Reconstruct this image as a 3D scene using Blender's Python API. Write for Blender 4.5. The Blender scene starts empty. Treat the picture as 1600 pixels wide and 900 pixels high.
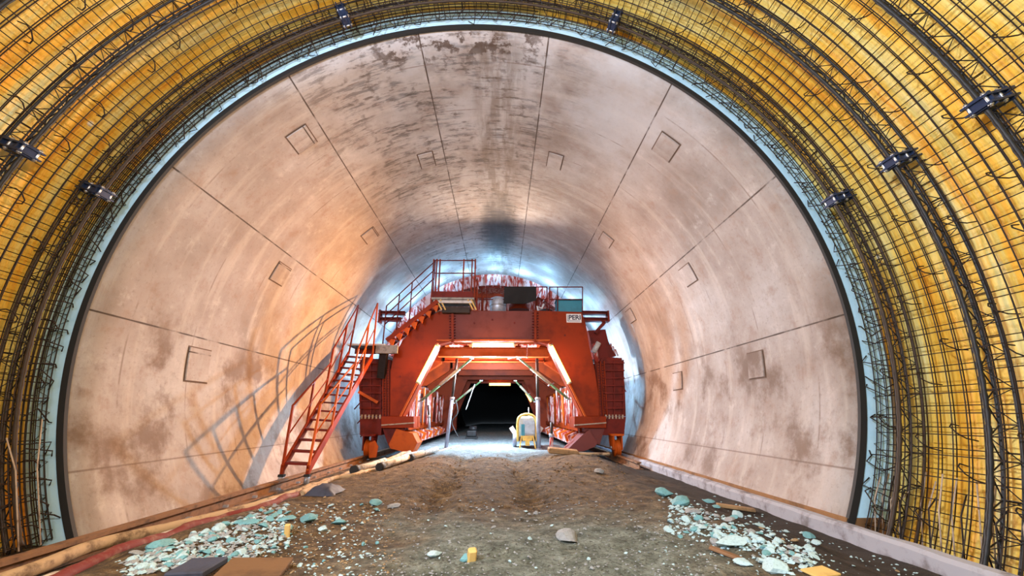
import bpy, math, random
from mathutils import Vector, Matrix, noise
random.seed(7)
PI = math.pi
scn = bpy.context.scene
COL = scn.collection

# ------------------------------------------------------------------ camera
FPX, YAW, PITCH = 620.0, 0.027, 0.31
cy, sy, cp, sp = math.cos(YAW), math.sin(YAW), math.cos(PITCH), math.sin(PITCH)
CF = Vector((sy*cp, cy*cp, sp)); CR = Vector((cy, -sy, 0)); CU = CR.cross(CF)
cam = bpy.data.objects.new('camera', bpy.data.cameras.new('camera'))
COL.objects.link(cam)
cam.data.sensor_width = 36; cam.data.lens = 36*FPX/1600; cam.data.clip_end = 300; cam.data.clip_start = .05
cam.matrix_world = Matrix(((CR.x, CU.x, -CF.x, 0), (CR.y, CU.y, -CF.y, 0), (CR.z, CU.z, -CF.z, 0), (0, 0, 0, 1)))
scn.camera = cam

def P(x, y, Y):
    d = CF + CR*((x-800)/FPX) + CU*((450-y)/FPX)
    return d*(Y/d.y)
def C(zx, zy, Y=14.5):           # points measured on the formwork carriage
    return P(520+zx/2.648, 390+zy/2.648, Y)

AX, AZ, R0, D = -0.374, 1.394, 5.5, 5.63     # tunnel axis, lining radius, front edge of the lining
RM = 5.97                                     # membrane radius
def pol(r, deg, Y=0):
    a = math.radians(deg)
    return Vector((AX+r*math.cos(a), Y, AZ+r*math.sin(a)))

# ------------------------------------------------------------------ materials
def mat(name, col=(.5, .5, .5), rough=.6, metal=0., emit=None, estr=0.):
    m = bpy.data.materials.new(name); m.use_nodes = True
    b = m.node_tree.nodes['Principled BSDF']
    b.inputs['Base Color'].default_value = (*col, 1)
    b.inputs['Roughness'].default_value = rough
    b.inputs['Metallic'].default_value = metal
    if emit:
        b.inputs['Emission Color'].default_value = (*emit, 1)
        b.inputs['Emission Strength'].default_value = estr
    return m
class NT:
    """small helper to wire node trees"""
    def __init__(s, m):
        s.t = m.node_tree; s.b = s.t.nodes['Principled BSDF']
    def n(s, typ, **kw):
        x = s.t.nodes.new(typ)
        for k, v in kw.items():
            if hasattr(x, k): setattr(x, k, v)
        return x
    def l(s, a, b): s.t.links.new(a, b)
    def val(s, sock, v):
        if isinstance(v, (int, float)): sock.default_value = v
        elif isinstance(v, (tuple, list)): sock.default_value = v
        else: s.l(v, sock)
    def math(s, op, a, b=None, c=None, clamp=False):
        x = s.n('ShaderNodeMath', operation=op); x.use_clamp = clamp
        s.val(x.inputs[0], a)
        if b is not None: s.val(x.inputs[1], b)
        if c is not None: s.val(x.inputs[2], c)
        return x.outputs[0]
    def ss(s, v, lo, hi):              # smoothstep
        x = s.n('ShaderNodeMapRange', interpolation_type='SMOOTHSTEP')
        s.val(x.inputs[0], v); x.inputs[1].default_value = lo; x.inputs[2].default_value = hi
        return x.outputs[0]
    def mix(s, f, a, b, mode='MIX'):
        x = s.n('ShaderNodeMix', data_type='RGBA', blend_type=mode)
        s.val(x.inputs[0], f)
        for k, v in ((6, a), (7, b)):
            if isinstance(v, tuple): x.inputs[k].default_value = (*v, 1) if len(v) == 3 else v
            else: s.l(v, x.inputs[k])
        return x.outputs[2]
    def noise(s, vec, scale, detail=6, rough=.6, dist=0.):
        x = s.n('ShaderNodeTexNoise')
        if vec is not None: s.l(vec, x.inputs['Vector'])
        x.inputs['Scale'].default_value = scale; x.inputs['Detail'].default_value = detail
        x.inputs['Roughness'].default_value = rough; x.inputs['Distortion'].default_value = dist
        return x.outputs[0]
    def mapv(s, vec, scale=(1, 1, 1), loc=(0, 0, 0)):
        x = s.n('ShaderNodeMapping'); s.l(vec, x.inputs[0])
        x.inputs['Scale'].default_value = scale; x.inputs['Location'].default_value = loc
        return x.outputs[0]
    def bump(s, h, strength=.3, dist=.02):
        x = s.n('ShaderNodeBump'); s.l(h, x.inputs['Height'])
        x.inputs['Strength'].default_value = strength; x.inputs['Distance'].default_value = dist
        s.l(x.outputs[0], s.b.inputs['Normal'])
    def ramp(s, f, stops):
        x = s.n('ShaderNodeValToRGB'); s.l(f, x.inputs[0])
        e = x.color_ramp.elements
        while len(e) < len(stops): e.new(.5)
        for k, (p, c) in enumerate(stops):
            e[k].position = p; e[k].color = (*c, 1)
        return x.outputs[0]

def worn(name, col, dark, rough=.5, scale=3., amt=.55, metal=0., pale=None):
    """painted / rusty metal with grime patches"""
    m = mat(name, col, rough, metal); t = NT(m)
    o = t.n('ShaderNodeTexCoord').outputs['Object']
    a = t.noise(o, scale, 8, .65)
    c = t.mix(t.math('MULTIPLY', t.ss(a, .45, .68), amt), col, dark)
    if pale:
        v = t.noise(t.mapv(o, (5, 5, 1.0)), 1.9, 7, .65)
        c = t.mix(t.math('MULTIPLY', t.ss(v, .46, .56), .9), c, pale)
    t.l(c, t.b.inputs['Base Color'])
    t.bump(t.noise(o, scale*9, 4), .15, .01)
    return m

M = {}
M['red'] = worn('red_painted_steel', (.27, .030, .003), (.12, .013, .003), .5, 1.2, .7)
M['red_dark'] = worn('dark_red_painted_steel', (.17, .019, .012), (.06, .010, .008), .5, 2.5, .7)
M['red_grey'] = worn('grey_red_painted_steel', (.20, .055, .048), (.13, .03, .022), .55, 1.6, .6)  # greyer red, with the stronger light on the middle beam mixed in
M['red_slurry'] = worn('red_steel_splashed_with_slurry', (.42, .05, .03), (.15, .02, .014), .5, 2, .5, 0, (.74, .56, .54))
M['orange'] = worn('orange_painted_steel', (.55, .10, .010), (.30, .045, .008), .5, 3, .5)
M['rust'] = worn('rusty_reinforcing_steel', (.022, .012, .008), (.007, .005, .004), .7, 8, .7, .3)
M['girder'] = worn('blackened_girder_steel', (.022, .022, .024), (.006, .007, .008), .5, 6, .7, .5)
M['girder_rust'] = worn('brown_girder_steel', (.045, .028, .017), (.014, .01, .008), .6, 6, .7, .3)
M['rebar_pale'] = worn('cement_splashed_bar', (.45, .36, .28), (.12, .08, .05), .8, 9, .8)
M['clamp'] = worn('dark_blue_steel_plate', (.02, .04, .10), (.006, .008, .015), .4, 5, .6, .4)
M['bolt'] = worn('zinc_bolt', (.6, .62, .65), (.3, .3, .3), .35, 10, .4, .8)
M['zinc'] = worn('galvanised_steel', (.45, .48, .52), (.2, .2, .22), .4, 4, .6, .6)
M['greypost'] = worn('grey_steel_pipe', (.30, .33, .42), (.14, .12, .14), .5, 4, .6, .3)
M['green'] = worn('green_push_pull_prop', (.12, .26, .10), (.35, .33, .24), .5, 5, .8)
M['ivory'] = worn('ivory_prop_tube', (.55, .50, .36), (.2, .2, .14), .5, 5, .6)
M['yellow'] = worn('yellow_machine_paint', (.80, .56, .12), (.3, .2, .06), .5, 4, .5)
M['pale_metal'] = worn('pale_grey_machine_panel', (.62, .62, .6), (.3, .28, .25), .55, 5, .6)
M['black'] = worn('black_plastic_sheet', (.005, .005, .006), (.012, .012, .012), .75, 3, .5)
M['rubber'] = mat('black_rubber', (.012, .012, .012), .7)
M['teal'] = worn('teal_painted_sheet', (.04, .28, .38), (.03, .16, .2), .5, 3, .5)
M['bucket'] = worn('galvanised_bucket', (.50, .56, .66), (.25, .28, .32), .4, 4, .6, .4)
M['timber'] = worn('weathered_timber', (.36, .22, .10), (.14, .08, .04), .8, 6, .7)
M['timber_yellow'] = worn('yellow_timber', (.70, .48, .16), (.4, .25, .08), .7, 6, .5)
M['plywood'] = worn('grey_planks', (.34, .33, .30), (.12, .10, .09), .8, 5, .7)
M['cardboard'] = worn('brown_board', (.17, .085, .032), (.06, .03, .014), .85, 3, .6)
M['slate'] = worn('dark_slate_slab', (.045, .055, .09), (.02, .022, .03), .7, 5, .6)
for k in ('red', 'red_dark', 'red_grey', 'orange', 'red_slurry'):
    M[k].node_tree.nodes['Principled BSDF'].inputs['Specular IOR Level'].default_value = .18
M['sign'] = mat('white_sign_plate', (.85, .85, .85), .4)
M['signtext'] = mat('navy_sign_lettering', (.02, .02, .05), .5)
M['bluering'] = worn('pale_blue_membrane', (.50, .80, 1.0), (.34, .64, .84), .45, 5, .5)
M['pipe_brown'] = worn('muddy_pipe', (.46, .33, .19), (.10, .055, .028), .8, 6, .9)
M['pipe_grey'] = worn('dusty_grey_hose', (.58, .53, .46), (.16, .11, .07), .8, 7, .9)
M['pipe_red'] = worn('dusty_red_hose', (.17, .017, .013), (.27, .15, .11), .75, 6, .8)
M['rail'] = worn('rusty_rail_steel', (.24, .125, .06), (.06, .03, .015), .7, 5, .85)
M['gravel_pale'] = worn('pale_blue_stone', (.44, .62, .67), (.24, .37, .40), .75, 6, .6)
M['gravel_teal'] = worn('teal_grey_stone', (.16, .38, .42), (.09, .22, .25), .75, 6, .6)
M['gravel_grey'] = worn('grey_stone', (.30, .32, .33), (.16, .17, .17), .8, 6, .6)
M['gravel_brown'] = worn('brown_stone', (.33, .23, .12), (.16, .10, .05), .85, 6, .6)
M['clod'] = worn('dirt_clod', (.24, .15, .07), (.1, .06, .03), .95, 6, .6)
M['joint'] = mat('dark_concrete_joint', (.14, .09, .065), .9)
M['tube_glow'] = mat('glowing_tube', (1, .9, .7), .4, 0, (1, .45, .05), 10)
M['kerb'] = worn('grey_kerb_concrete', (.36, .37, .42), (.13, .11, .11), .8, 3.5, .85)
M['foot'] = worn('ochre_footing_concrete', (.30, .15, .055), (.09, .045, .02), .85, 3, .7)
M['dark_wall'] = mat('unlit_tunnel_end', (.02, .02, .02), .9)

def concrete_material(name):
    m = mat(name, (.5, .44, .38), .75); t = NT(m)
    uv = t.n('ShaderNodeUVMap').outputs[0]
    sp_ = t.n('ShaderNodeSeparateXYZ'); t.l(uv, sp_.inputs[0])
    u, v = sp_.outputs[0], sp_.outputs[1]            # arc length from the crown (m), distance along the tunnel (m)
    n1 = t.noise(uv, .45, 5, .6)
    n2 = t.noise(uv, 2.2, 10, .7)
    n3 = t.noise(uv, 14, 6, .7)
    c = t.ramp(n1, [(.3, (.25, .198, .17)), (.5, (.385, .328, .298)), (.7, (.50, .472, .468))])
    c = t.mix(t.math('MULTIPLY', t.ss(n2, .50, .70), .55), c, (.29, .18, .125))
    c = t.mix(t.math('MULTIPLY', t.ss(n2, .46, .30), .35), c, (.66, .62, .60))
    c = t.mix(t.math('MULTIPLY', t.ss(n3, .53, .68), .38), c, (.20, .145, .115))
    # faint runs down the walls
    st = t.noise(t.mapv(uv, (.25, 2.4, 1)), 1.3, 5, .6)
    c = t.mix(t.math('MULTIPLY', t.ss(st, .50, .70), .25), c, (.72, .66, .60))
    au = t.math('ABSOLUTE', u)
    # plank print and soot at the crown: short marks that lie across the tunnel
    crown = t.math('MULTIPLY', t.ss(t.math('ABSOLUTE', t.math('ADD', u, .9)), 4.0, 1.2), t.ss(v, 17, 6))
    mk = t.noise(t.mapv(uv, (1.1, 6.5, 1)), 1.2, 8, .75)
    mk2 = t.noise(uv, 1.1, 3, .6)
    k = t.math('MULTIPLY', t.math('MULTIPLY', t.ss(mk, .50, .58), t.ss(mk2, .39, .52)), crown)
    c = t.mix(t.math('MULTIPLY', k, .92), c, (.055, .035, .022))
    cw = t.math('MULTIPLY', t.math('MULTIPLY', t.ss(t.math('ABSOLUTE', t.math('SUBTRACT', u, 1.)), 5.2, 1.5), t.ss(v, 11., 6.0)), t.ss(n1, .32, .62))
    c = t.mix(t.math('MULTIPLY', cw, .7), c, (.56, .585, .63))  # cool pale light on the crown mixed into the concrete colour
    wv = t.math('ADD', v, t.math('MULTIPLY', t.math('SUBTRACT', t.noise(uv, 1.6, 4), .5), .22))
    wu = t.math('ADD', u, t.math('MULTIPLY', t.math('SUBTRACT', t.noise(uv, 2.1, 4), .5), .5))
    lv = t.ss(t.math('PINGPONG', wv, .13), .05, .015)
    lu = t.math('MULTIPLY', t.ss(t.math('PINGPONG', wu, .2), .06, .02), .7)
    brk = t.math('MULTIPLY', t.math('MAXIMUM', lv, lu), t.ss(t.noise(t.mapv(uv, (1.6, 3, 1)), 1.9, 6, .7), .46, .60))
    bk = t.math('MULTIPLY', t.math('MULTIPLY', brk, t.ss(mk2, .38, .54)), t.ss(t.math('ABSOLUTE', t.math('ADD', u, .9)), 3.2, 1.6))
    c = t.mix(t.math('MULTIPLY', bk, .85), c, (.10, .075, .06))
    # long drip stain on the very crown and a round soot patch deeper in
    band = t.math('MULTIPLY', t.ss(t.math('ABSOLUTE', t.math('SUBTRACT', u, .25)), .75, .25), t.ss(t.noise(t.mapv(uv, (3, .5, 1)), 1.5, 6), .38, .6))
    c = t.mix(t.math('MULTIPLY', band, .55), c, (.16, .11, .07))
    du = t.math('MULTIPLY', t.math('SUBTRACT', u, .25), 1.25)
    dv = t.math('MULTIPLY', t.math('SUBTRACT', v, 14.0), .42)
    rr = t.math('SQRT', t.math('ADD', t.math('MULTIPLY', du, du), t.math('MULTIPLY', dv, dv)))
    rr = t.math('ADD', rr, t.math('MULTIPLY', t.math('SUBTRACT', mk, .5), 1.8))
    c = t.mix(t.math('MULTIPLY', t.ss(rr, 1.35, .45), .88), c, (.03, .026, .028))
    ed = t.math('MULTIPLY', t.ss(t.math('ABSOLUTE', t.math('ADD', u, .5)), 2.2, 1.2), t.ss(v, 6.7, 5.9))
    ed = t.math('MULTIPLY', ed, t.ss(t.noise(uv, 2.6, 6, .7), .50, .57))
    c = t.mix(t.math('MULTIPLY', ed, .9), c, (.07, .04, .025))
    # dark damp patches on the lower walls
    low = t.ss(au, 7.6, 9.2)
    w1 = t.noise(t.mapv(uv, (1, 1, 1), (3.3, 1.7, 0)), .75, 8, .65)
    c = t.mix(t.math('MULTIPLY', t.math('MULTIPLY', t.ss(w1, .49, .64), low), .8), c, (.15, .085, .05))
    # panel joints of the formwork: every 25.6 degrees, and fainter rings
    jw = .0128*0 + 25.6*PI/180*R0
    ph = t.math('PINGPONG', t.math('ADD', au, jw/2), jw/2)     # 0 on the joints
    # joints at 12.8, 38.4, 64.0, 89.6 degrees from the crown
    ph = t.math('ADD', ph, t.math('MULTIPLY', t.math('SUBTRACT', n2, .5), .02))
    ln = t.math('MULTIPLY', t.ss(ph, .019, .006), t.ss(au, 8.75, 8.6))
    c = t.mix(t.math('MULTIPLY', ln, t.ss(t.noise(uv, 1.7, 3), .3, .5)), c, (.07, .045, .032))
    kl = t.ss(t.math('ABSOLUTE', t.math('SUBTRACT', au, (90+22.3)*PI/180*R0)), .02, .006)
    c = t.mix(t.math('MULTIPLY', kl, .6), c, (.13, .075, .05))
    rg = t.math('PINGPONG', t.math('ADD', v, .37), .67)
    rl = t.math('MULTIPLY', t.ss(rg, .022, .006), t.ss(t.noise(uv, .9, 4, .7), .48, .62))
    c = t.mix(t.math('MULTIPLY', rl, .6), c, (.18, .12, .09))
    t.l(c, t.b.inputs['Base Color'])
    h = t.math('ADD', t.math('MULTIPLY', n2, .6), t.math('MULTIPLY', n3, .4))
    h = t.math('SUBTRACT', h, ln)
    t.bump(h, .35, .03)
    return m
M['concrete'] = concrete_material('weathered_lining_concrete')

def membrane_material():
    m = mat('yellow_waterproofing_sheet', (.8, .5, .08), .42); t = NT(m)
    uv = t.n('ShaderNodeUVMap').outputs[0]
    s1 = t.noise(t.mapv(uv, (.26, 2.0, 1)), 1.5, 5, .6)
    s2 = t.noise(t.mapv(uv, (.8, 1.2, 1)), 1.2, 6, .6)
    c = t.ramp(s1, [(.32, (.84, .33, .02)), (.45, (.90, .54, .06)), (.55, (.90, .68, .17)), (.68, (.80, .74, .34))])
    c = t.mix(t.math('MULTIPLY', t.ss(s2, .55, .72), .45), c, (.66, .46, .10))
    # white round fixings showing through the sheet
    vo = t.n('ShaderNodeTexVoronoi'); t.l(t.mapv(uv, (.9, 1.1, 1)), vo.inputs['Vector']); vo.inputs['Scale'].default_value = 1.0
    c = t.mix(t.ss(vo.outputs['Distance'], .055, .03), c, (.95, .92, .82))
    t.l(c, t.b.inputs['Base Color'])
    t.bump(t.noise(t.mapv(uv, (.7, 5, 1)), 2, 6), .5, .05)
    return m
M['membrane'] = membrane_material()

def ground_material():
    m = mat('tunnel_floor_dirt', (.2, .14, .08), .95); t = NT(m)
    o = t.n('ShaderNodeTexCoord').outputs['Object']
    s = t.n('ShaderNodeSeparateXYZ'); t.l(o, s.inputs[0]); x, y = s.outputs[0], s.outputs[1]
    n1 = t.noise(o, .8, 6, .65); n2 = t.noise(o, 5, 8, .7); n3 = t.noise(o, 28, 5, .7)
    c = t.ramp(n2, [(.34, (.03, .017, .008)), (.5, (.13, .08, .034)), (.68, (.30, .20, .095))])
    # greenish grey crushed rock in the foreground, ragged edge
    yy = t.math('ADD', y, t.math('MULTIPLY', t.math('SUBTRACT', n1, .5), 3.6))
    xx = t.math('ABSOLUTE', t.math('SUBTRACT', x, .45))
    near = t.math('MULTIPLY', t.ss(yy, 6.2, 4.6), t.ss(t.math('ADD', xx, t.math('MULTIPLY', t.math('SUBTRACT', n1, .5), 2.)), 2.1, 1.1))
    g = t.ramp(n2, [(.34, (.07, .085, .062)), (.5, (.18, .21, .17)), (.68, (.34, .39, .34))])
    c = t.mix(near, c, g)
    # bluish cement dust under the carriage, cool lamp light mixed into its colour
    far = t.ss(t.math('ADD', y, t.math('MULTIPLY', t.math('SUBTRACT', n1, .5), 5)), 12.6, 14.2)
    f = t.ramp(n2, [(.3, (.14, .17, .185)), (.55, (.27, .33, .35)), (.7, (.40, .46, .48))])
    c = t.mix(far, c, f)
    # speckle of chips
    vo = t.n('ShaderNodeTexVoronoi'); t.l(o, vo.inputs['Vector']); vo.inputs['Scale'].default_value = 26
    sk = t.math('MULTIPLY', t.ss(vo.outputs['Distance'], .22, .12), t.ss(n2, .5, .62))
    c = t.mix(t.math('MULTIPLY', sk, .7), c, (.55, .56, .50))
    dk = t.math('MULTIPLY', t.ss(n3, .52, .35), .75)
    c = t.mix(dk, c, (.035, .026, .016))
    wet = t.ss(t.math('ABSOLUTE', t.math('SUBTRACT', x, 3.7)), 1.7, .8)
    c = t.mix(t.math('MULTIPLY', wet, t.math('MULTIPLY', t.ss(n1, .25, .5), .92)), c, (.022, .014, .009))
    mud = t.math('MULTIPLY', t.ss(x, -2.9, -3.5), t.ss(n2, .62, .42))  # painted shade: muddy ground darkened in the gaps between rail and hoses
    c = t.mix(t.math('MULTIPLY', mud, .8), c, (.03, .018, .01))
    t.l(c, t.b.inputs['Base Color'])
    t.bump(t.math('ADD', t.math('MULTIPLY', n2, .5), t.math('MULTIPLY', n3, .5)), 1.0, .09)
    return m
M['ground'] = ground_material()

# ------------------------------------------------------------------ mesh builder
ORG = {}
class MB:
    def __init__(s): s.v = []; s.f = []; s.sm = []; s.uv = None
    def quad(s, vs, fs, smooth=False):
        b = len(s.v); s.v += [Vector(p) for p in vs]
        for q in fs: s.f.append([b+i for i in q]); s.sm.append(smooth)
        return s
    def box(s, c, size, rot=None, taper=1.):
        c = Vector(c); hx, hy, hz = [k/2 for k in size]
        vs = []
        for z in (-1, 1):
            tt = taper if z > 0 else 1
            for x, y in ((-1, -1), (1, -1), (1, 1), (-1, 1)):
                p = Vector((x*hx*tt, y*hy*tt, z*hz))
                if rot is not None: p = rot @ p
                vs.append(c+p)
        return s.quad(vs, [(3, 2, 1, 0), (4, 5, 6, 7), (0, 1, 5, 4), (1, 2, 6, 5), (2, 3, 7, 6), (3, 0, 4, 7)])
    def bar(s, a, b, w, h, up=(0, 0, 1)):
        a, b = Vector(a), Vector(b); d = (b-a); L = d.length; d.normalize()
        up = Vector(up)
        if abs(d.dot(up)) > .98: up = Vector((1, 0, 0))
        x = d.cross(up).normalized(); z = x.cross(d)
        rot = Matrix((x, d, z)).transposed()
        return s.box((a+b)/2, (w, L, h), rot)
    def ibeam(s, a, b, w, h, t=.03, up=(0, 0, 1)):
        a, b = Vector(a), Vector(b); d = (b-a).normalized(); up = Vector(up)
        x = d.cross(up).normalized(); z = x.cross(d)
        s.bar(a+z*(h/2-t/2), b+z*(h/2-t/2), w, t, up); s.bar(a-z*(h/2-t/2), b-z*(h/2-t/2), w, t, up)
        return s.bar(a, b, t, h-2*t, up)
    def tube(s, pts, r, n=8, cap=True, closed=False):
        pts = [Vector(p) for p in pts]; N = len(pts); b = len(s.v); last = None
        for i, p in enumerate(pts):
            a = pts[max(i-1, 0)]; c = pts[min(i+1, N-1)]
            d = (c-a).normalized()
            if last is None:
                u = Vector((0, 0, 1)) if abs(d.z) < .9 else Vector((1, 0, 0))
                x = d.cross(u).normalized()
            else:
                x = (last - d*last.dot(d)).normalized()
            last = x; y = d.cross(x)
            rr = r[i] if isinstance(r, (list, tuple)) else r
            for k in range(n):
                t = 2*PI*k/n
                s.v.append(p + x*(rr*math.cos(t)) + y*(rr*math.sin(t)))
        for i in range(N-1):
            for k in range(n):
                k2 = (k+1) % n
                s.f.append([b+i*n+k, b+i*n+k2, b+(i+1)*n+k2, b+(i+1)*n+k]); s.sm.append(n > 5)
        if cap:
            s.f.append([b+k for k in range(n)][::-1]); s.sm.append(False)
            s.f.append([b+(N-1)*n+k for k in range(n)]); s.sm.append(False)
        return s
    def prism(s, poly, d):              # planar polygon extruded by vector d
        d = Vector(d); n = len(poly); vs = [Vector(p) for p in poly]; vs += [p+d for p in vs]
        fs = [tuple(range(n))[::-1], tuple(range(n, 2*n))] + [(i, (i+1) % n, n+(i+1) % n, n+i) for i in range(n)]
        return s.quad(vs, fs)
    def lathe(s, prof, c, axis='z', n=24):
        c = Vector(c); b = len(s.v)
        for r, h in prof:
            for k in range(n):
                t = 2*PI*k/n; p = (r*math.cos(t), r*math.sin(t), h)
                p = {'z': p, 'y': (p[0], p[2], p[1]), 'x': (p[2], p[0], p[1])}[axis]
                s.v.append(c+Vector(p))
        m = len(prof)
        for i in range(m-1):
            for k in range(n):
                k2 = (k+1) % n
                s.f.append([b+i*n+k, b+i*n+k2, b+(i+1)*n+k2, b+(i+1)*n+k]); s.sm.append(True)
        for i in (0, m-1):
            if prof[i][0] > 1e-4:
                s.f.append([b+i*n+k for k in range(n)]); s.sm.append(False)
        return s
    def arcbox(s, r1, r2, a1, a2, y1, y2, seg=96, ax=AX, az=AZ):   # closed curved slab
        b = len(s.v); vs = []
        for i in range(seg+1):
            a = math.radians(a1+(a2-a1)*i/seg); ca, sa = math.cos(a), math.sin(a)
            for r, y in ((r1, y1), (r2, y1), (r2, y2), (r1, y2)):
                s.v.append(Vector((ax+r*ca, y, az+r*sa)))
        for i in range(seg):
            o = b+i*4
            for k in range(4):
                k2 = (k+1) % 4
                s.f.append([o+k, o+k2, o+4+k2, o+4+k]); s.sm.append(False)
        s.f.append([b, b+1, b+2, b+3]); s.sm.append(False)
        e = b+seg*4; s.f.append([e+3, e+2, e+1, e]); s.sm.append(False)
        return s
    def mesh(s, name, m, org=Vector()):
        me = bpy.data.meshes.new(name)
        me.from_pydata([tuple(p-org) for p in s.v], [], s.f)
        me.polygons.foreach_set('use_smooth', s.sm)
        me.materials.append(m); me.update()
        return me
    def build(s, name, m, parent=None, fix=True):
        org = ORG.get(parent.name, Vector()) if parent else Vector()
        if parent is None:
            xs = [p.x for p in s.v]; ys = [p.y for p in s.v]; zs = [p.z for p in s.v]
            org = Vector(((min(xs)+max(xs))/2, (min(ys)+max(ys))/2, min(zs))) if fix else Vector()
        me = s.mesh(name, m, org)
        if fix:
            import bmesh
            bm = bmesh.new(); bm.from_mesh(me); bmesh.ops.recalc_face_normals(bm, faces=bm.faces); bm.to_mesh(me); bm.free()
        o = bpy.data.objects.new(name, me); COL.objects.link(o)
        ORG[o.name] = org
        if parent: o.parent = parent
        else: o.location = org
        return o

def tag(o, label=None, cat=None, group=None, kind=None):
    if label: o['label'] = label
    if cat: o['category'] = cat
    if group: o['group'] = group
    if kind: o['kind'] = kind
    return o
def thing(name, label, cat, loc=(0, 0, 0), group=None):
    o = bpy.data.objects.new(name, None); COL.objects.link(o); o.empty_display_size = .2
    o.location = loc; ORG[o.name] = Vector(loc)
    return tag(o, label, cat, group)
def copy_child(src, parent, loc, rot=None):
    c = src.copy(); COL.objects.link(c); c.parent = parent; c.location = loc
    if rot is not None: c.rotation_euler = rot
    ORG[c.name] = ORG.get(parent.name, Vector())
    return c
def bevel(o, w, seg=2):
    b = o.modifiers.new('bevel', 'BEVEL'); b.width = w; b.segments = seg; b.limit_method = 'ANGLE'
    return o

# ------------------------------------------------------------------ ground
def gh(x, y):
    h = -1.20
    h -= .20*max(0, min(1, (-x-3.0)/1.0)) + .09*max(0, min(1, (-x-4.2)/.2))
    h -= .27*max(0, min(1, (x-2.5)/1.3)) + .12*max(0, min(1, (x-4.38)/.1))
    h += .16*math.exp(-((x+2.75)/.75)**2-((y-4.6)/1.5)**2)             # rubble heap by the red hose
    h += .10*math.exp(-((x-2.6)/.7)**2-((y-5.2)/2.0)**2)               # rubble heap by the kerb
    h += .20*math.exp(-((x-2.0)/.9)**2-((y-11.5)/2.2)**2)              # dirt mound in front of the carriage
    h += .10*math.exp(-((x+1.6)/.6)**2-((y-10.)/3.0)**2)
    w = max(0, min(1, (4.3-abs(x-.0))/.8))
    tr = max(0, min(1, (y-5)/2.0))*max(0, min(1, (15-y)/2))
    for c0 in (-1.0, .45):                                             # wheel tracks
        h -= .10*tr*math.exp(-((x-c0)/.26)**2)
        h += .03*tr*math.exp(-((x-c0)/.26)**2)*math.sin(y*26)
    q = noise.fractal(Vector((x*.9, y*.9, 1.3)), 1., 2., 4)*.05 + noise.fractal(Vector((x*4, y*4, 7.3)), .9, 2., 4)*.022
    q *= .35+.65*w
    return h+q
def ground_point(px, py):
    d = CF + CR*((px-800)/FPX) + CU*((450-py)/FPX)
    t = 1.; stp = .02
    while t < 60:
        p = d*t
        if p.z < gh(p.x, p.y): return Vector((p.x, p.y, gh(p.x, p.y)))
        t += stp; stp *= 1.004
    return d*10
def floor():
    ys = [-9.2, -5, -1, 1]; y = 2.2
    while y < 62: ys.append(y); y += .035 + max(0, y-4)*.012
    xs = [-6.3+.06*i for i in range(211)]
    m = MB(); nx = len(xs)
    for y in ys:
        for x in xs: m.v.append(Vector((x, y, gh(x, y))))
    for j in range(len(ys)-1):
        for i in range(nx-1):
            m.f.append([j*nx+i, j*nx+i+1, (j+1)*nx+i+1, (j+1)*nx+i]); m.sm.append(True)
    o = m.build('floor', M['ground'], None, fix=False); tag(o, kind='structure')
floor()

# ------------------------------------------------------------------ lining, membrane, kerb
def lining(name, a1, a2, seg):
    """concrete shell: visible inner face with UVs in metres, outer face, front edge"""
    m = MB(); ys = [D + k*.5 for k in range(0, 24)] + [18, 20, 24, 30, 40, 62]; uvs = []
    for i in range(seg+1):
        a = a1+(a2-a1)*i/seg
        for y in ys: m.v.append(pol(R0, a, y)); uvs.append((-(a-90)*PI/180*R0, y))
        for y in (ys[-1], ys[0]): m.v.append(pol(R0+.66, a, y)); uvs.append((-(a-90)*PI/180*R0, y+3))
    w = len(ys)+2
    for i in range(seg):
        for k in range(w):
            k2 = (k+1) % w
            m.f.append([i*w+k, (i+1)*w+k, (i+1)*w+k2, i*w+k2]); m.sm.append(k < len(ys)-1)
    o = m.build(name, M['concrete'], None, fix=False)
    me = o.data; uvl = me.uv_layers.new(name='UVMap')
    for lp in me.loops: uvl.data[lp.index].uv = uvs[lp.vertex_index]
    return tag(o, kind='structure')
lining('wall_right', -31.5, .4, 16)
lining('ceiling', .4, 179.6, 90)
lining('wall_left', 179.6, 211.5, 16)
# raised concrete patches over the old box-outs
for k, (a, y, da, dy) in enumerate([(159.2, 9.45, 2.4, .27), (133.2, 6.95, 2.3, .25), (185.0, 7.9, 3.2, .28), (46.3, 6.95, 2.3, .27), (21.4, 9.4, 2.4, .27),
                                    (-4.6, 7.9, 2.6, .24), (-4.8, 11.6, 2.4, .3), (22, 14.0, 2.3, .3), (133.5, 11.5, 2.3, .3), (47, 11.7, 2.2, .3), (71, 9.2, 2.0, .3), (108, 9.3, 2.0, .3)]):
    m = MB().arcbox(R0-.03, R0-.0005, a-da, a+da, y-dy, y+dy, 4)
    o = m.build('trim_%d' % (k+1), M['concrete'], None, fix=False); tag(o, kind='structure')
    uvl = o.data.uv_layers.new(name='UVMap')
    for lp in o.data.loops:
        p = o.data.vertices[lp.vertex_index].co
        a_ = math.degrees(math.atan2(p.z-AZ, p.x-AX)); a_ = a_ if a_ > -90 else a_+360
        uvl.data[lp.index].uv = (-(a_-90)*PI/180*R0+.3, p.y+.2)
    # dark gap round the patch
    g = MB()
    e = .28
    for (s1, s2, t1, t2) in ((-da-e, da+e, -dy-.03, -dy), (-da-e, da+e, dy, dy+.03), (-da-e, -da, -dy, dy), (da, da+e, -dy, dy)):
        g.arcbox(R0-.006, R0-.0005, a+s1, a+s2, y+t1, y+t2, 3)
    og = g.build('joint', M['joint'], None, fix=False); og.parent = o
o = MB().arcbox(R0-.012, R0+.075, -31, 211, D-.05, D-.002, 150).build('trim_13', M['rubber'], None, fix=False); tag(o, kind='structure')
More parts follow.
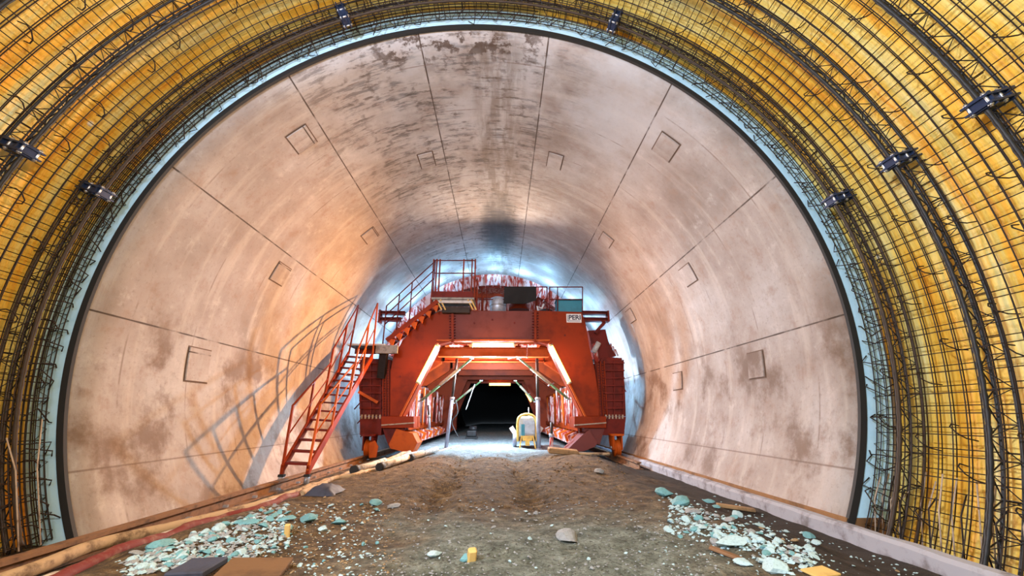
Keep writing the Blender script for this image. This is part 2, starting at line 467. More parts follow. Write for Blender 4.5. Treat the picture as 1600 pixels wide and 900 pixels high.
o = MB().arcbox(R0+.075, RM-.02, -31.5, 211.5, D-.03, D-.004, 150).build('trim_14', M['bluering'], None, fix=False); tag(o, kind='structure')

def membrane():
    m = MB(); uvs = []; na = 260; ys = [-9, -6, -3, -1] + [.2+.075*i for i in range(int((D-.2)/.075)+1)] + [D]
    for i in range(na+1):
        a = -32+244*i/na
        for y in ys:
            f = noise.fractal(Vector((a*.02, y*1.6, .5)), 1., 2., 3)*.055 + noise.fractal(Vector((a*.11, y*1.3, 4.5)), 1., 2., 3)*.02
            m.v.append(pol(RM+.04+max(-.06, f), a, y)); uvs.append((a*PI/180*RM, y))
    w = len(ys)
    for i in range(na):
        for k in range(w-1):
            m.f.append([i*w+k, i*w+k+1, (i+1)*w+k+1, (i+1)*w+k]); m.sm.append(True)
    o = m.build('ceiling_membrane', M['membrane'], None, fix=False)
    uvl = o.data.uv_layers.new(name='UVMap')
    for lp in o.data.loops: uvl.data[lp.index].uv = uvs[lp.vertex_index]
    tag(o, kind='structure')
membrane()
o = MB().box((0, 62.2, 2), (14, .3, 12)).build('wall_back', M['dark_wall'], None, fix=False); tag(o, kind='structure')  # end cap added to close the tunnel, near-black for its unlit depth
# kerb and footings
kb = MB(); ky = [1.5+.35*i for i in range(60)]
prof = [(4.20, -1.8), (4.24, -1.33), (4.27, -1.29), (4.36, -1.285), (4.38, -1.8)]
for j, y in enumerate(ky):
    for (x, z) in prof:
        e = noise.noise(Vector((x*3, y*2.3, 0)))*.018
        kb.v.append(Vector((x+e, y, z+e)))
for j in range(len(ky)-1):
    for k in range(4):
        kb.f.append([j*5+k, j*5+k+1, (j+1)*5+k+1, (j+1)*5+k]); kb.sm.append(False)
kb.f.append([0, 1, 2, 3, 4]); kb.sm.append(False)
tag(kb.build('kerb', M['kerb'], None, fix=False), kind='structure')
tag(MB().box((4.66, 20.3, -1.42), (.5, 29.4, .34)).build('footing_right', M['foot'], None, fix=False), kind='structure')
tag(MB().box((-5.4, 18, -1.66), (.8, 34, .34)).build('footing_left', M['foot'], None, fix=False), kind='structure')

# ------------------------------------------------------------------ reinforcement
def arc_pts(r, a1, a2, y, n): return [pol(r, a1+(a2-a1)*i/n, y) for i in range(n+1)]
A1, A2 = -29.5, 209.5
bays = [(5.16, 5.60, 'beside the concrete lining edge'), (4.22, 5.16, 'second bay out from the concrete edge'), (3.25, 4.22, 'third bay out from the concrete edge'), (1.9, 3.25, 'bay nearest the viewer')]
longbar = {}
for bi, (y1, y2, where) in enumerate(bays):
    for layer, (R, off, nm) in enumerate(((RM-.10, 0., 'outer'), (RM-.24, 1.2, 'inner'))):
        t = thing('rebar_mat', 'rusty rebar mat, %s layer over the yellow sheet, %s' % (nm, where), 'rebar mat', (AX, (y1+y2)/2, AZ))
        L = y2-y1
        bm_ = MB().tube([Vector((AX, (y1+y2)/2-L/2-.06, AZ)), Vector((AX, (y1+y2)/2+L/2+(.06 if bi else .02), AZ))], .006, 5)
        src = None
        for k in range(100):
            a = A1 + off + (A2-A1-1.5)*k/99 + random.uniform(-.12, .12)
            loc = pol(R, a)-Vector((AX, 0, AZ))
            if src is None:
                src = bm_.build('longitudinal_bar', M['rust'], t); src.location = loc
            else: copy_child(src, t, loc)
        nh = 8 if bi == 0 else round(L/.165); src = {}
        for k in range(nh):
            y = y1+L*(k+.5*(.6+.8*layer))/nh
            lap = bi == 0 and k % 2 == 1              # lapped bars that only stand on the left half
            if lap not in src:
                src[lap] = MB().tube(arc_pts(R-.014, 80 if lap else A1, A2, (y1+y2)/2, 100), .0062, 5).build('hoop_bar', M['rust'], t)
                src[lap].location = (0, y-(y1+y2)/2, 0)
            else: copy_child(src[lap], t, (0, y-(y1+y2)/2, 0))
        if layer == 1:
            c = Vector((AX, (y1+y2)/2, AZ)); src = None
            for row in range(1 if bi == 0 else 2):
                for k in range(30):
                    a = A1+4+(A2-A1-8)*k/29 + random.uniform(-2, 2) + row*3.
                    yy = (-.2 if row else .22)*(0 if bi == 0 else 1)+random.uniform(-.06, .06)
                    if src is None:      # bent spacer: a flat loop of bar that stands out of the mat
                        pts = [(R+.1, -.05), (R-.04, -.06), (R-.11, -.03), (R-.125, .03), (R-.07, .07), (R+.02, .075)]
                        src = MB().tube([c+Vector((r_, q*.9, (q+.05)*1.1)) for r_, q in pts], .0075, 5).build('spacer_hook', M['rust'], t)
                        src.location = (0, yy, 0); src.rotation_euler = (0, -math.radians(a), 0)
                    else: copy_child(src, t, (0, yy, 0), (0, -math.radians(a+random.uniform(-.6, .6)), 0))
        if bi == 0 and layer == 1:
            z = MB(); n = 230                     # zigzag stop-end lacing in front of the pale blue ring
            pts = [pol(R0+.17 if i % 2 else RM-.13, A1+(A2-A1)*i/n, 5.54+.02*(i % 3)) for i in range(n+1)]
            z.tube(pts, .006, 4)
            z.tube(arc_pts(R0+.17, A1, A2, 5.54, 100), .007, 5); z.tube(arc_pts(R0+.27, A1, A2, 5.5, 100), .006, 5)
            z.build('lacing_wire', M['rust'], t)
            variants = []
            for k in range(96):
                a = A1+3+(A2-A1-6)*k/95+random.uniform(-.9, .9)
                if len(variants) < 12:
                    q = lambda: random.uniform(-.06, .06)
                    variants.append(MB().tube([c+Vector((R+.02+q(), -.1+q(), .05+q())), c+Vector((R-.07+q(), .03, -.02+q())), c+Vector((R-.15+q(), .15+q()*.5, .08+q())), c+Vector((R-.09+q(), .2, .14+q()))], .008, 5).build('tie_bar', M['rust'], t))
                    variants[-1].rotation_euler = (0, -math.radians(a), 0)
                else: copy_child(random.choice(variants), t, (0, random.uniform(-.08, .0), 0), (0, -math.radians(a), 0))

# lattice girders
GW = ['nearest the concrete lining', 'middle one of the three', 'nearest the viewer, cut off by the frame']
for gi, yg in enumerate((5.17, 4.21, 3.22)):
    t = thing('lattice_girder', 'dark steel lattice girder arch, %s' % GW[gi], 'lattice girder', (AX, yg, AZ), 'lattice girder arches')
    gm = M['girder_rust'] if gi == 0 else M['girder']
    ri, ro, hw = R0+.12, R0+.34, .085
    MB().tube(arc_pts(ri, A1, A2, yg, 420), [.022+.006*(k % 3 == 0)+.004*noise.noise(Vector((k*.7, gi*5., 0))) for k in range(421)], 8).build('inner_chord', gm, t)
    for s in (-1, 1):
        MB().tube(arc_pts(ro, A1, A2, yg+s*hw, 140), .017, 6).build('outer_chord', gm, t)
        z = MB(); n = 130
        z.tube([pol(ri if i % 2 else ro, A1+(A2-A1)*i/n, yg+(0 if i % 2 else s*hw)) for i in range(n+1)], .008, 5)
        z.build('lacing_bar', M['girder'], t)
    src = None; n = 65
    for i in range(n+1):
        a = A1+(A2-A1)*i/n
        if src is None:
            src = MB().tube([Vector((AX+ro, yg-hw, AZ)), Vector((AX+ro, yg+hw, AZ))], .007, 5).build('cross_bar', gm, t); src.rotation_euler = (0, -math.radians(a), 0)
        else: copy_child(src, t, (0, 0, 0), (0, -math.radians(a), 0))
    for a in (17.5, 66.0, 114.8, 163.0):
        er = Vector((math.cos(math.radians(a)), 0, math.sin(math.radians(a)))); et = Vector((-er.z, 0, er.x)); ey = Vector((0, 1, 0))
        rot = Matrix((er, ey, et)).transposed()
        b = MB(); c0 = pol((ri+ro)/2-.015, a, yg)
        for s in (-1, 1): b.box(c0+et*.045*s, (.36, .25, .022), rot)
        b.box(c0+er*-.11, (.022, .23, .16), rot); b.box(c0+er*.11, (.022, .23, .16), rot)
        b.box(c0, (.30, .17, .14), rot)
        cl = b.build('splice_plate', M['clamp'], t)
        for (q, s) in ((-.145, -.08), (-.145, .08), (.145, .0), (.02, -.09)):
            bb = MB()
            bb.tube([c0+er*q+ey*s-et*.085, c0+er*q+ey*s+et*.085], .014, 6)
            bb.tube([c0+er*q+ey*s-et*.07, c0+er*q+ey*s-et*.052], .026, 6); bb.tube([c0+er*q+ey*s+et*.052, c0+er*q+ey*s+et*.07], .026, 6)
            bb.build('bolt', M['bolt'], cl)

# starter bars along the kerb on the right and by the rail on the left
for k in range(20):
    f = (k/19)**1.25; y = 5.5-1.9*f; a = -27.5
    x0 = 4.66+random.uniform(-.08, .1)
    b = MB().tube([(x0, y, -1.56), (x0+.15+random.uniform(-.01, .01), y, -1.0), (x0+.29+random.uniform(-.02, .02), y+random.uniform(-.05, .05), -.62-random.uniform(0, .3))], .0075, 6)
    o = b.build('starter_bar', M['rebar_pale'] if k % 3 != 2 else M['rust'], None)
    tag(o, 'upright starter bar rising from the kerb at the foot of the yellow sheet', 'rebar', 'starter bars along the right kerb')
for k in range(7):
    y = 5.3-.22*k; x0 = -5.15
    b = MB().tube([(x0+random.uniform(-.05, .05), y, -1.4), (x0-.36, y, -.6), (x0-.52+random.uniform(-.04, .04), y+random.uniform(-.05, .05), -.05-.2*(k % 3))], .007, 6)
    o = b.build('starter_bar', M['rebar_pale'], None)
    tag(o, 'pale upright starter bar in front of the dark rebar at lower left', 'rebar', 'starter bars on the left side')

# ------------------------------------------------------------------ rail, hoses
def path(px, z, lift=0):
    out = []
    for (x, y) in px:
        d = CF + CR*((x-800)/FPX) + CU*((450-y)/FPX); out.append(d*(z/d.z)+Vector((0, 0, lift)))
    return out
def smooth(pts, n=8):
    out = []; N = len(pts)
    for i in range(N-1):
        p0, p1, p2, p3 = pts[max(i-1, 0)], pts[i], pts[i+1], pts[min(i+2, N-1)]
        for k in range(n):
            t = k/n
            out.append(.5*((2*p1)+(-p0+p2)*t+(2*p0-5*p1+4*p2-p3)*t*t+(-p0+3*p1-3*p2+p3)*t**3))
    return out+[pts[-1]]
for side, (xa, xb, lab) in enumerate(((-4.62, -4.42, 'rusty rail with wide flange running along the left wall'), (3.96, 3.96, 'half buried rusty rail under the right carriage wheel'))):
    y0, y1 = (2.6, 32) if side == 0 else (12.2, 32)
    rl = MB(); a, b = Vector((xa, y0, -1.36)), Vector((xb, y1, -1.36))
    t = thing('rail', lab, 'rail', (xa, y0, -1.47))
    rl.bar(a+Vector((0, 0, .06)), b+Vector((0, 0, .06)), .13, .04); rl.bar(a-Vector((0, 0, .02)), b-Vector((0, 0, .02)), .03, .16); rl.bar(a-Vector((0, 0, .11)), b-Vector((0, 0, .11)), .22, .03)
    rl.build('rail_section', M['rail'], t)
    if side == 0:
        src = None
        for k in range(14):
            y = 4.2+k*.8; f = (y-y0)/(y1-y0); x = xa+(xb-xa)*f
            for s in (.1,):
                if src is None:
                    src = MB().box((xa+s, y0, -1.42), (.07, .05, .035)).build('rail_clip', M['zinc'], t); base = Vector((xa, y0, 0))
                    src.location = (x-xa, y-y0, 0)
                else: copy_child(src, t, (x-xa, y-y0, 0))

def hose(name, label, px, z, r, m, wob=.0, cat='hose'):
    pts = smooth(path(px, z), 8)
    pts = [Vector((p.x+noise.noise(Vector((p.y*1.3, 3, z*9)))*wob, p.y, max(gh(p.x, p.y)+r*.3, p.z))) for p in pts]
    o = MB().tube(pts, r, 12).build(name, m, None)
    tag(o, label, cat); return o, pts
hose('supply_pipe', 'thick muddy brown pipe beside the left rail', [(-60, 928), (33, 896), (167, 848), (333, 808), (433, 781), (500, 761), (560, 742), (640, 716)], -1.33, .064, M['pipe_brown'], .05, 'pipe')
hose('hose', 'dusty pale grey hose between the brown pipe and the red hose', [(-20, 950), (90, 902), (215, 858), (335, 818), (425, 789), (500, 763), (570, 741), (660, 710)], -1.30, .04, M['pipe_grey'], .10)
hose('hose', 'dusty red hose curving along the rubble heap', [(20, 945), (112, 898), (185, 870), (250, 846), (330, 817), (400, 800), (440, 786), (476, 772)], -1.24, .058, M['pipe_red'], .02)
hose('hose', 'thin brown hose lying behind the dark plastic scrap', [(470, 772), (520, 748), (560, 742), (600, 727), (660, 712), (720, 697)], -1.2, .045, M['pipe_brown'], .1)
for k, (a, b, lab) in enumerate((((552, 741), (600, 727), 'short pale concrete pipe segment with black collar, nearer one on the dirt'), ((592, 736), (640, 720), 'short pale pipe segment with black collar by the carriage skirt'), ((640, 721), (684, 706), 'pale pipe segment with black collar, farthest of the row'))):
    pa, pb = ground_point(*a)+Vector((0, 0, .08)), ground_point(*b)+Vector((0, 0, .1))
    if (pb-pa).length > 2.6: pb = pa+(pb-pa).normalized()*2.6
    t = thing('pipe_segment', lab, 'pipe', pa-Vector((0, 0, .09)))
    MB().tube([pa, (pa+pb)/2+Vector((.03, 0, 0)), pb], .072, 12).build('pipe_body', M['pipe_grey'], t)
    d = (pb-pa).normalized()
    MB().tube([pa-d*.02, pa+d*.14], .09, 12).build('collar', M['rubber'], t)

# ------------------------------------------------------------------ formwork carriage
Y0 = 14.5
T = thing('formwork_carriage', 'red steel formwork carriage on wheels filling the tunnel behind the stairway', 'formwork carriage', (-.35, Y0, -1.36))
def poly(pts, Y=Y0): return [C(x, y, Y) for x, y in pts]
dY = Vector((0, .55, 0))
legL = [(236, 690), (238, 500), (250, 440), (290, 375), (345, 312), (400, 275), (440, 256), (493, 252), (493, 380), (440, 392), (290, 690)]
legR = [(842, 252), (1030, 258), (1045, 300), (1062, 400), (1085, 500), (1100, 600), (1103, 690), (1035, 690), (890, 392), (842, 380)]
bevel(MB().prism(poly(legL), dY).build('portal_leg', M['red'], T), .015)
bevel(MB().prism(poly(legR), dY).build('portal_leg', M['red'], T), .015)
MB().prism(poly([(500, 254), (834, 254), (834, 372), (500, 372)], Y0+.03), (0, .48, 0)).build('crossbeam', M['red_grey'], T)
# lower flange of the portal, running down both slopes
for a, b in (((436, 382), (894, 382)), ((440, 392), (286, 694)), ((890, 392), (1039, 694))):
    pa, pb = C(*a, Y0+.27), C(*b, Y0+.27)
    MB().bar(pa, pb, .68, .05, (0, 1, 0)) if False else None
    m = MB(); d = (pb-pa).normalized(); nrm = d.cross(Vector((0, 1, 0))).normalized()
    m.prism([pa-nrm*.03-Vector((0, .36, 0)), pb-nrm*.03-Vector((0, .36, 0)), pb+nrm*.03-Vector((0, .36, 0)), pa+nrm*.03-Vector((0, .36, 0))], (0, .72, 0))
    m.build('inner_flange', M['orange'], T)  # orange paints in the lamp glow on this flange
# bolted end plates with stiffener teeth
for zx in (495, 838):
    pl = MB().prism(poly([(zx-5, 250), (zx+5, 250), (zx+5, 386), (zx-5, 386)], Y0-.09), (0, .3, 0)).build('splice_flange', M['red'], T)
    for k in range(11):
        zy = 262+k*11.5
        for s in (-1, 1):
            c = C(zx+s*9, zy, Y0-.04); MB().box(c, (.07, .09, .035)).tube([c-Vector((0, .07, 0)), c], .018, 6).build('bolt', M['red_dark'], pl)
# bolt heads on the middle beam
for zx, zy in ((586, 303), (752, 303), (960, 355), (660, 290), (280, 525), (1140, 500)): 
    c = C(zx, zy, Y0); MB().tube([c-Vector((0, .02, 0)), c+Vector((0, .02, 0))], .035, 8).build('plug', M['red_dark'], T)
# outer columns beside the legs with bolt strips
for s, (xa, xb) in ((-1, (204, 238)), (1, (1085, 1128))):
    pts = poly([(xa, 690), (xa, 455), (xb, 455), (xb, 690)], Y0+.12) if s < 0 else poly([(xa+15, 690), (xa, 470), (xb, 470), (xb, 690)], Y0+.12)
    col = MB().prism(pts, (0, .4, 0)).build('outer_column', M['red_dark'], T)
    for k in range(20):
        for dx in (.3, .72):
            c = C(xa+(xb-xa)*dx+ (0 if s < 0 else (k/20)*10), 475+k*10.6, Y0+.08); MB().box(c, (.05, .05, .04)).build('bolt', M['red'], col)
    for dx in (.15, .5, .86):
        a = C(xa+(xb-xa)*dx+(0 if s < 0 else 0), 462, Y0+.1); b = C(xa+(xb-xa)*dx+(0 if s < 0 else 12), 688, Y0+.1); MB().bar(a, b, .03, .1, (0, 1, 0)).build('stiffener', M['red'], col)
# side formwork boxes (ends of the retracted side shutters)
for s, pts in ((-1, [(112, 690), (108, 560), (118, 452), (204, 452), (204, 690)]), (1, [(1108, 690), (1108, 455), (1122, 445), (1196, 448), (1208, 560), (1212, 690)])):
    sb = MB().prism(poly(pts, Y0+.15), (0, .5, 0)).build('side_shutter', M['red_dark'], T)
    rb = MB()
    xs = (112, 202) if s < 0 else (1122, 1205)
    for k in range(7):
        zy = 470+k*31
        a, b = C(xs[0], zy, Y0+.12), C(xs[1], zy, Y0+.12); rb.bar(a, b, .16, .045)
    for k in range(3):
        zx = xs[0]+4+(xs[1]-xs[0]-8)*k/2
        rb.bar(C(zx, 456, Y0+.13), C(zx, 688, Y0+.13), .05, .05, (0, 1, 0))
    rb.build('rib', M['red_dark'], sb)
    lo = [(112, 692), (112, 768), (200, 768), (204, 692)] if s < 0 else [(1112, 692), (1118, 768), (1205, 770), (1213, 692)]
    lb = MB().prism(poly(lo, Y0+.1), (0, 1.0, 0)).build('lower_shutter', M['red_dark'], T)
    for k in range(6):
        zx = xs[0]+8+k*(xs[1]-xs[0]-14)/5
        MB().bar(C(zx, 683, Y0+.05), C(zx, 700, Y0+.05), .05, .06, (0, 1, 0)).build('bolt', M['rebar_pale'], lb)
# sills, gussets, skirt plates
for s, pts, gus, skirt in ((-1, [(200, 690), (335, 690), (335, 738), (200, 738)], [(205, 738), (300, 738), (285, 800), (230, 812)], [(262, 742), (330, 760), (350, 800), (325, 846), (236, 822), (232, 805)]),
                           (1, [(1000, 690), (1132, 690), (1132, 738), (1000, 738)], [(1040, 738), (1125, 738), (1105, 806), (1050, 800)], [(1030, 770), (1062, 745), (1096, 800), (1085, 815), (1040, 834), (960, 838)])):
    sl = bevel(MB().prism(poly(pts, Y0-.12), (0, 1.1, 0)).build('sill_beam', M['red'], T), .012)
    e = MB(); a, b = pts[0], pts[1]
    e.prism(poly([(a[0], 724), (b[0], 714), (b[0], 719), (a[0], 729)], Y0-.17), (0, .1, 0)); e.build('edge_strip', M['rebar_pale'], sl)
    MB().prism(poly(gus, Y0+.05), (0, .5, 0)).build('gusset_plate', M['red_grey'] if s > 0 else M['red_dark'], T)
    MB().prism(poly(skirt, Y0-.2), (0, .9, 0)).build('skirt_plate', M['orange'] if s < 0 else M['red_grey'], T)
# wheel blocks
for s, zx in ((-1, 150), (1, 1160)):
    x = C(zx, 820, Y0).x
    wb = thing_parent = MB()
    hx = -4.42 if s < 0 else 3.96
    fk = MB()
    for q in (-1, 1): fk.prism([(hx+q*.14-.02, Y0-.32, -.62), (hx+q*.14-.02, Y0+.32, -.62), (hx+q*.14-.02, Y0+.24, -1.12), (hx+q*.14-.02, Y0-.24, -1.12)], (.04, 0, 0))
    fk.box((hx, Y0, -.64), (.42, .7, .06))
    wo = fk.build('wheel_block', M['orange'] if s > 0 else M['red_dark'], T)
    MB().lathe([(.05, -.1), (.285, -.1), (.285, -.07), (.25, -.065), (.25, .065), (.285, .07), (.285, .1), (.05, .1)], (hx, Y0, -1.055), 'x', 28).build('wheel', M['orange'], wo)
    MB().tube([(hx-.2, Y0, -1.055), (hx+.2, Y0, -1.055)], .05, 10).build('axle', M['zinc'], wo)
# bolted brace plate on the left wheel
MB().prism(poly([(150, 800), (172, 790), (186, 815), (178, 860), (150, 862)], Y0-.42), (0, .08, 0)).build('brake_plate', M['orange'], T)
# inner frames
fy = [17.4, 20.4, 23.4, 26.4, 29.4]
for i, y in enumerate([15.6]+fy):
    m = MB(); z = 2.34 if i == 0 else 2.36
    m.ibeam((-2.45, y, z), (1.85, y, z), .3, .36, .03); m.build('transverse_beam', M['orange'] if i == 0 else M['red'], T)
    if i:
        for s in (-1, 1):
            x1, x2 = (-.35+s*2.25), (-.35+s*3.35)
            if y > 25:
                x3 = -.35+s*1.85; x4 = -.35+s*2.75
                MB().prism([(x3, y, 2.6), (x2+s*.5, y, 2.6), (x2+s*.5, y, -1.0), (x4, y, -1.0), (x4, y, -.1), (x3, y, 2.15)], (0, .35, 0)).build('frame_leg', M['red'], T)
                continue
            m = MB(); m.prism([(x1, y, 2.6), (x2+s*.5, y, 2.6), (x2+s*.5, y, 1.35), (x2, y, 1.4), (x1, y, 2.15)], (0, .35, 0)); m.build('frame_knee', M['red'], T)
for x in (-2.3, -1.35, .65, 1.6):
    m = MB(); m.ibeam((x, 15.2, 2.66), (x, 30, 2.66), .22, .26, .025, (0, 0, 1)); m.build('longitudinal_beam', M['red'], T)
for k in range(12):
    y = 15.9+k*1.2
    MB().box((-.35, y, 2.86), (4.4, .5, .05)).build('deck_board', M['red_slurry'], T)
# diagonal brace on the roof frame
MB().bar((.3, 17.0, 2.3), (1.3, 15.7, 2.36), .06, .06).build('diagonal_brace', M['red_slurry'], T)
MB().box((1.0, 15.4, 2.35), (.04, .06, .5)).build('ladder_rung_post', M['red_slurry'], T)
# side walls of the passage: shutter spindles and posts splashed with slurry
rnd = random.Random(3)
for s in (-1, 1):
    xw = -.35+s*3.35
    for z, w in ((-.45, .3), (1.05, .2)):
        MB().bar((xw, 15.1, z), (xw, 30, z), w, .22).build('longitudinal_rail', M['red'], T)
    MB().box((xw+s*.45, 22.5, .45), (.06, 14.6, 2.0)).build('side_panel', M['red_slurry'], T)
    for k in range(26):
        y = 15.35+k*.42+rnd.uniform(-.12, .12); x = xw-s*rnd.uniform(.0, .28)
        r = rnd.choice((.03, .04, .06))
        m = MB().tube([(x, y, -.42), (x+rnd.uniform(-.05, .05), y, 1.05+rnd.uniform(-.15, .2))], r, 7)
        if k % 3 == 0: m.box((x, y, .35+rnd.uniform(-.3, .3)), (.1, .1, .16))
        m.build('spindle', M['red_slurry'] if k % 4 else M['orange'], T)
    for k in range(12):
        y = 15.2+k*.85
        m = MB().prism([(xw, y, -.55), (xw-s*.45, y, -.75), (xw-s*.35, y, -1.05), (xw-s*.12, y, -1.12), (xw+s*.1, y, -.8)], (0, .07, 0))
        m.build('bracket', M['red_slurry'] if k % 2 else M['orange'], T)
    MB().bar((xw-s*.25, 15.1, -1.02), (xw-s*.25, 29.6, -1.02), .18, .06).build('foot_rail', M['red_slurry'], T)
    MB().bar((xw+s*.1, 15.1, -.9), (xw+s*.1, 29.6, -.9), .1, .5).build('side_skirt', M['red_dark'], T)
# outriggers at the right shoulder
o1 = MB(); o1.ibeam(C(1030, 262, 14.75), C(1138, 264, 14.75), .25, .12, .02); o1.ibeam(C(1030, 290, 14.75), C(1138, 292, 14.75), .25, .14, .02)
o1.box(C(1137, 278, 14.75), (.07, .3, .42)); o1.bar(C(1125, 300, 14.8), C(1085, 345, 14.8), .12, .12); o1.build('outrigger', M['red_dark'], T)
o2 = MB(); o2.ibeam(C(192, 262, 14.9), C(300, 264, 14.9), .25, .12, .02); o2.ibeam(C(192, 290, 14.9), C(285, 290, 14.9), .25, .14, .02); o2.box(C(197, 278, 14.9), (.07, .3, .5)); o2.build('outrigger', M['red_dark'], T)
# hydraulic gear at the right shoulder
h = MB(); h.prism(poly([(1056, 335), (1128, 330), (1140, 380), (1172, 440), (1110, 455), (1082, 440)], 15.0), (0, .6, 0)); h.build('shoulder_bracket', M['red_dark'], T)
h = MB().tube([C(1082, 390, 14.85), C(1092, 470, 14.85)], .09, 10); h.tube([C(1092, 470, 14.85), C(1100, 500, 14.85)], .05, 10); h.build('hydraulic_cylinder', M['red_slurry'], T)
h = MB().tube([C(1100, 385, 14.8), C(1078, 425, 14.8)], .1, 10); h.build('hydraulic_cylinder', M['pale_metal'], T)
for k in range(3):
    MB().tube([C(1150+k*9, 388+k*12, 15.1), C(1160+k*10, 440, 15.1)], .03, 6).build('guide_rod', M['red_slurry'], T)
# thin bracing rods in the gap between the right shutter and the lining
lampR = Vector((4.0, 15.75, .9))
for (p1, p2) in (((982, 562), (1028, 614)), ((992, 626), (1014, 651)), ((992, 626), (982, 682)), ((990, 652), (998, 692)), ((978, 540), (992, 600)), ((986, 560), (1004, 590))):
    q = []
    for (x, y) in (p1, p2):
        d = CF + CR*((x-800)/FPX) + CU*((450-y)/FPX)
        A_ = d.x**2+d.z**2; B_ = -2*(d.x*AX+d.z*AZ); C_ = AX*AX+AZ*AZ-R0*R0
        wpt = d*((-B_+math.sqrt(B_*B_-4*A_*C_))/(2*A_)); q.append(lampR.lerp(wpt, .45))
    MB().tube(q, .02, 6).build('bracing_rod', M['red_dark'], T)
for k in range(3):
    MB().tube([(-4.85, 15.5+.5*k, .9-.5*k), (-5.35, 15.3+.5*k, .2-.5*k)], .025, 6).build('bracing_rod', M['red_dark'], T)
# shell above the deck
SY = 17.5
sh = MB().arcbox(4.75, 4.9, 14, 166, SY, 30, 60, -.4, 1.38).build('formwork_shell', M['red_slurry'], T)
MB().arcbox(4.35, 4.76, 14, 166, SY-.02, SY+.05, 60, -.4, 1.38).build('end_web', M['red_slurry'], sh)
m = MB()
for k in range(31):
    a = math.radians(20+k*140/30); e = Vector((math.cos(a), 0, math.sin(a))); c = Vector((-.4, SY-.06, 1.38))+e*4.4
    rot = Matrix((e, Vector((0, 1, 0)), Vector((-e.z, 0, e.x)))).transposed(); m.box(c+e*.1, (.62, .1, .03), rot)
m.build('end_stiffener', M['red_slurry'], sh)
m = MB()
for k in range(9):
    x = -2.4+k*.5; m.box((x, SY+.3, 4.6), (.12, .1, 1.7))
m.box((-.3, SY+.28, 5.3), (4.2, .1, .2)); m.box((-.3, SY+.28, 4.5), (4.6, .1, .16))
m.build('shell_support', M['red'], T)
MB().box((-.3, SY+.9, 4.7), (4.6, .06, 1.6)).build('shell_bulkhead', M['red_slurry'], T)
# deck
MB().box((-.2, 16.0, 3.70), (4.6, 2.9, .06)).build('deck', M['plywood'], T)
for zx, zy in ((800, 240), (620, 235)):
    pass
b = MB(); b.lathe([(.42, 0), (.40, .2), (.3, .34), (.05, .4)], C(770, 252, 15.6), 'z', 20); b.build('motor_cover', M['red'], T)
# guard rail on the deck
g = MB()
def rail_xy(pts, Y, r=.022, m=g):
    m.tube([C(x, y, Y) for x, y in pts], r, 6)
gy = 14.75
gr = MB(); 
for seg in (((605, 155), (888, 155)), ((605, 206), (888, 206)), ((897, 155), (1033, 155)), ((897, 206), (1033, 206))): gr.tube([C(*seg[0], gy), C(*seg[1], gy)], .022, 6)
gro = gr.build('guard_rail', M['red_dark'], T)
for zx in (617, 636, 720, 838, 886, 897, 930, 1033):
    MB().tube([C(zx, 154, gy), C(zx, 254, gy)], .022, 6).build('post', M['red_dark'], gro)

# ------------------------------------------------------------------ stairways (lower flight, landing, upper flight, top platform)
def flight(t, bl, br, tl, tr, n, m_str, m_tr, tread_d):
    """bl, br, tl, tr: foot and head of the two stringers"""
    for a, b in ((bl, tl), (br, tr)): MB().bar(a, b, .045, .2).build('stringer', m_str, t)
    for k in range(n):
        f = (k+.5)/n
        a, b = bl.lerp(tl, f), br.lerp(tr, f)
        d = (tl-bl); d.z = 0; d.normalize()
        mm = MB().bar(a, b, tread_d, .045); mm.build('tread', m_tr, t)
S = thing('stairway', 'long red steel stairway on castors climbing from the rail to the left landing', 'stairway', P(462, 748, 9.6))
BL, BR, TL, TR = P(441, 733, 9.4), P(481, 735, 9.4), P(545, 553, 13.8), P(582, 556, 13.8)
flight(S, BL, BR, TL, TR, 14, M['red'], M['red_dark'], .24)
def rails(t, base_a, base_b, top_a, top_b, nposts, m, mid=True):
    r = MB().tube([top_a, top_b], .024, 7)
    if mid: r.tube([base_a.lerp(top_a, .52), base_b.lerp(top_b, .52)], .018, 6)
    ro = r.build('handrail', m, t)
    for k in range(nposts):
        f = k/(nposts-1); MB().bar(base_a.lerp(base_b, f), top_a.lerp(top_b, f), .045, .045, (0, 1, 0)).build('post', m, ro)
def lerp(a, b, f): return a.lerp(b, f)
LM, RMd = BL.lerp(TL, .52), BR.lerp(TR, .52)
rails(S, BL, LM, P(458, 633, 9.4), P(517, 567, 11.7), 3, M['red'])
rails(S, LM, TL, P(521, 545, 11.7), P(560, 477, 13.8), 3, M['red'])
rails(S, BR, RMd, P(501, 632, 9.4), P(553, 569, 11.7), 3, M['orange'])
rails(S, RMd, TR, P(560, 545, 11.7), P(590, 474, 13.8), 3, M['orange'])
for q in (BL, BR):
    zf = -1.36
    lg = MB().bar(q+Vector((0, .02, .1)), Vector((q.x, q.y+.02, zf+.16)), .07, .07, (0, 1, 0)).build('support_leg', M['red'], S)
    MB().lathe([(.02, -.03), (.085, -.03), (.085, .03), (.02, .03)], (q.x, q.y+.02, zf+.04), 'x', 18).build('castor_wheel', M['zinc'], lg)
    MB().box((q.x, q.y+.02, zf+.13), (.12, .1, .05)).build('castor_fork', M['rubber'], lg)
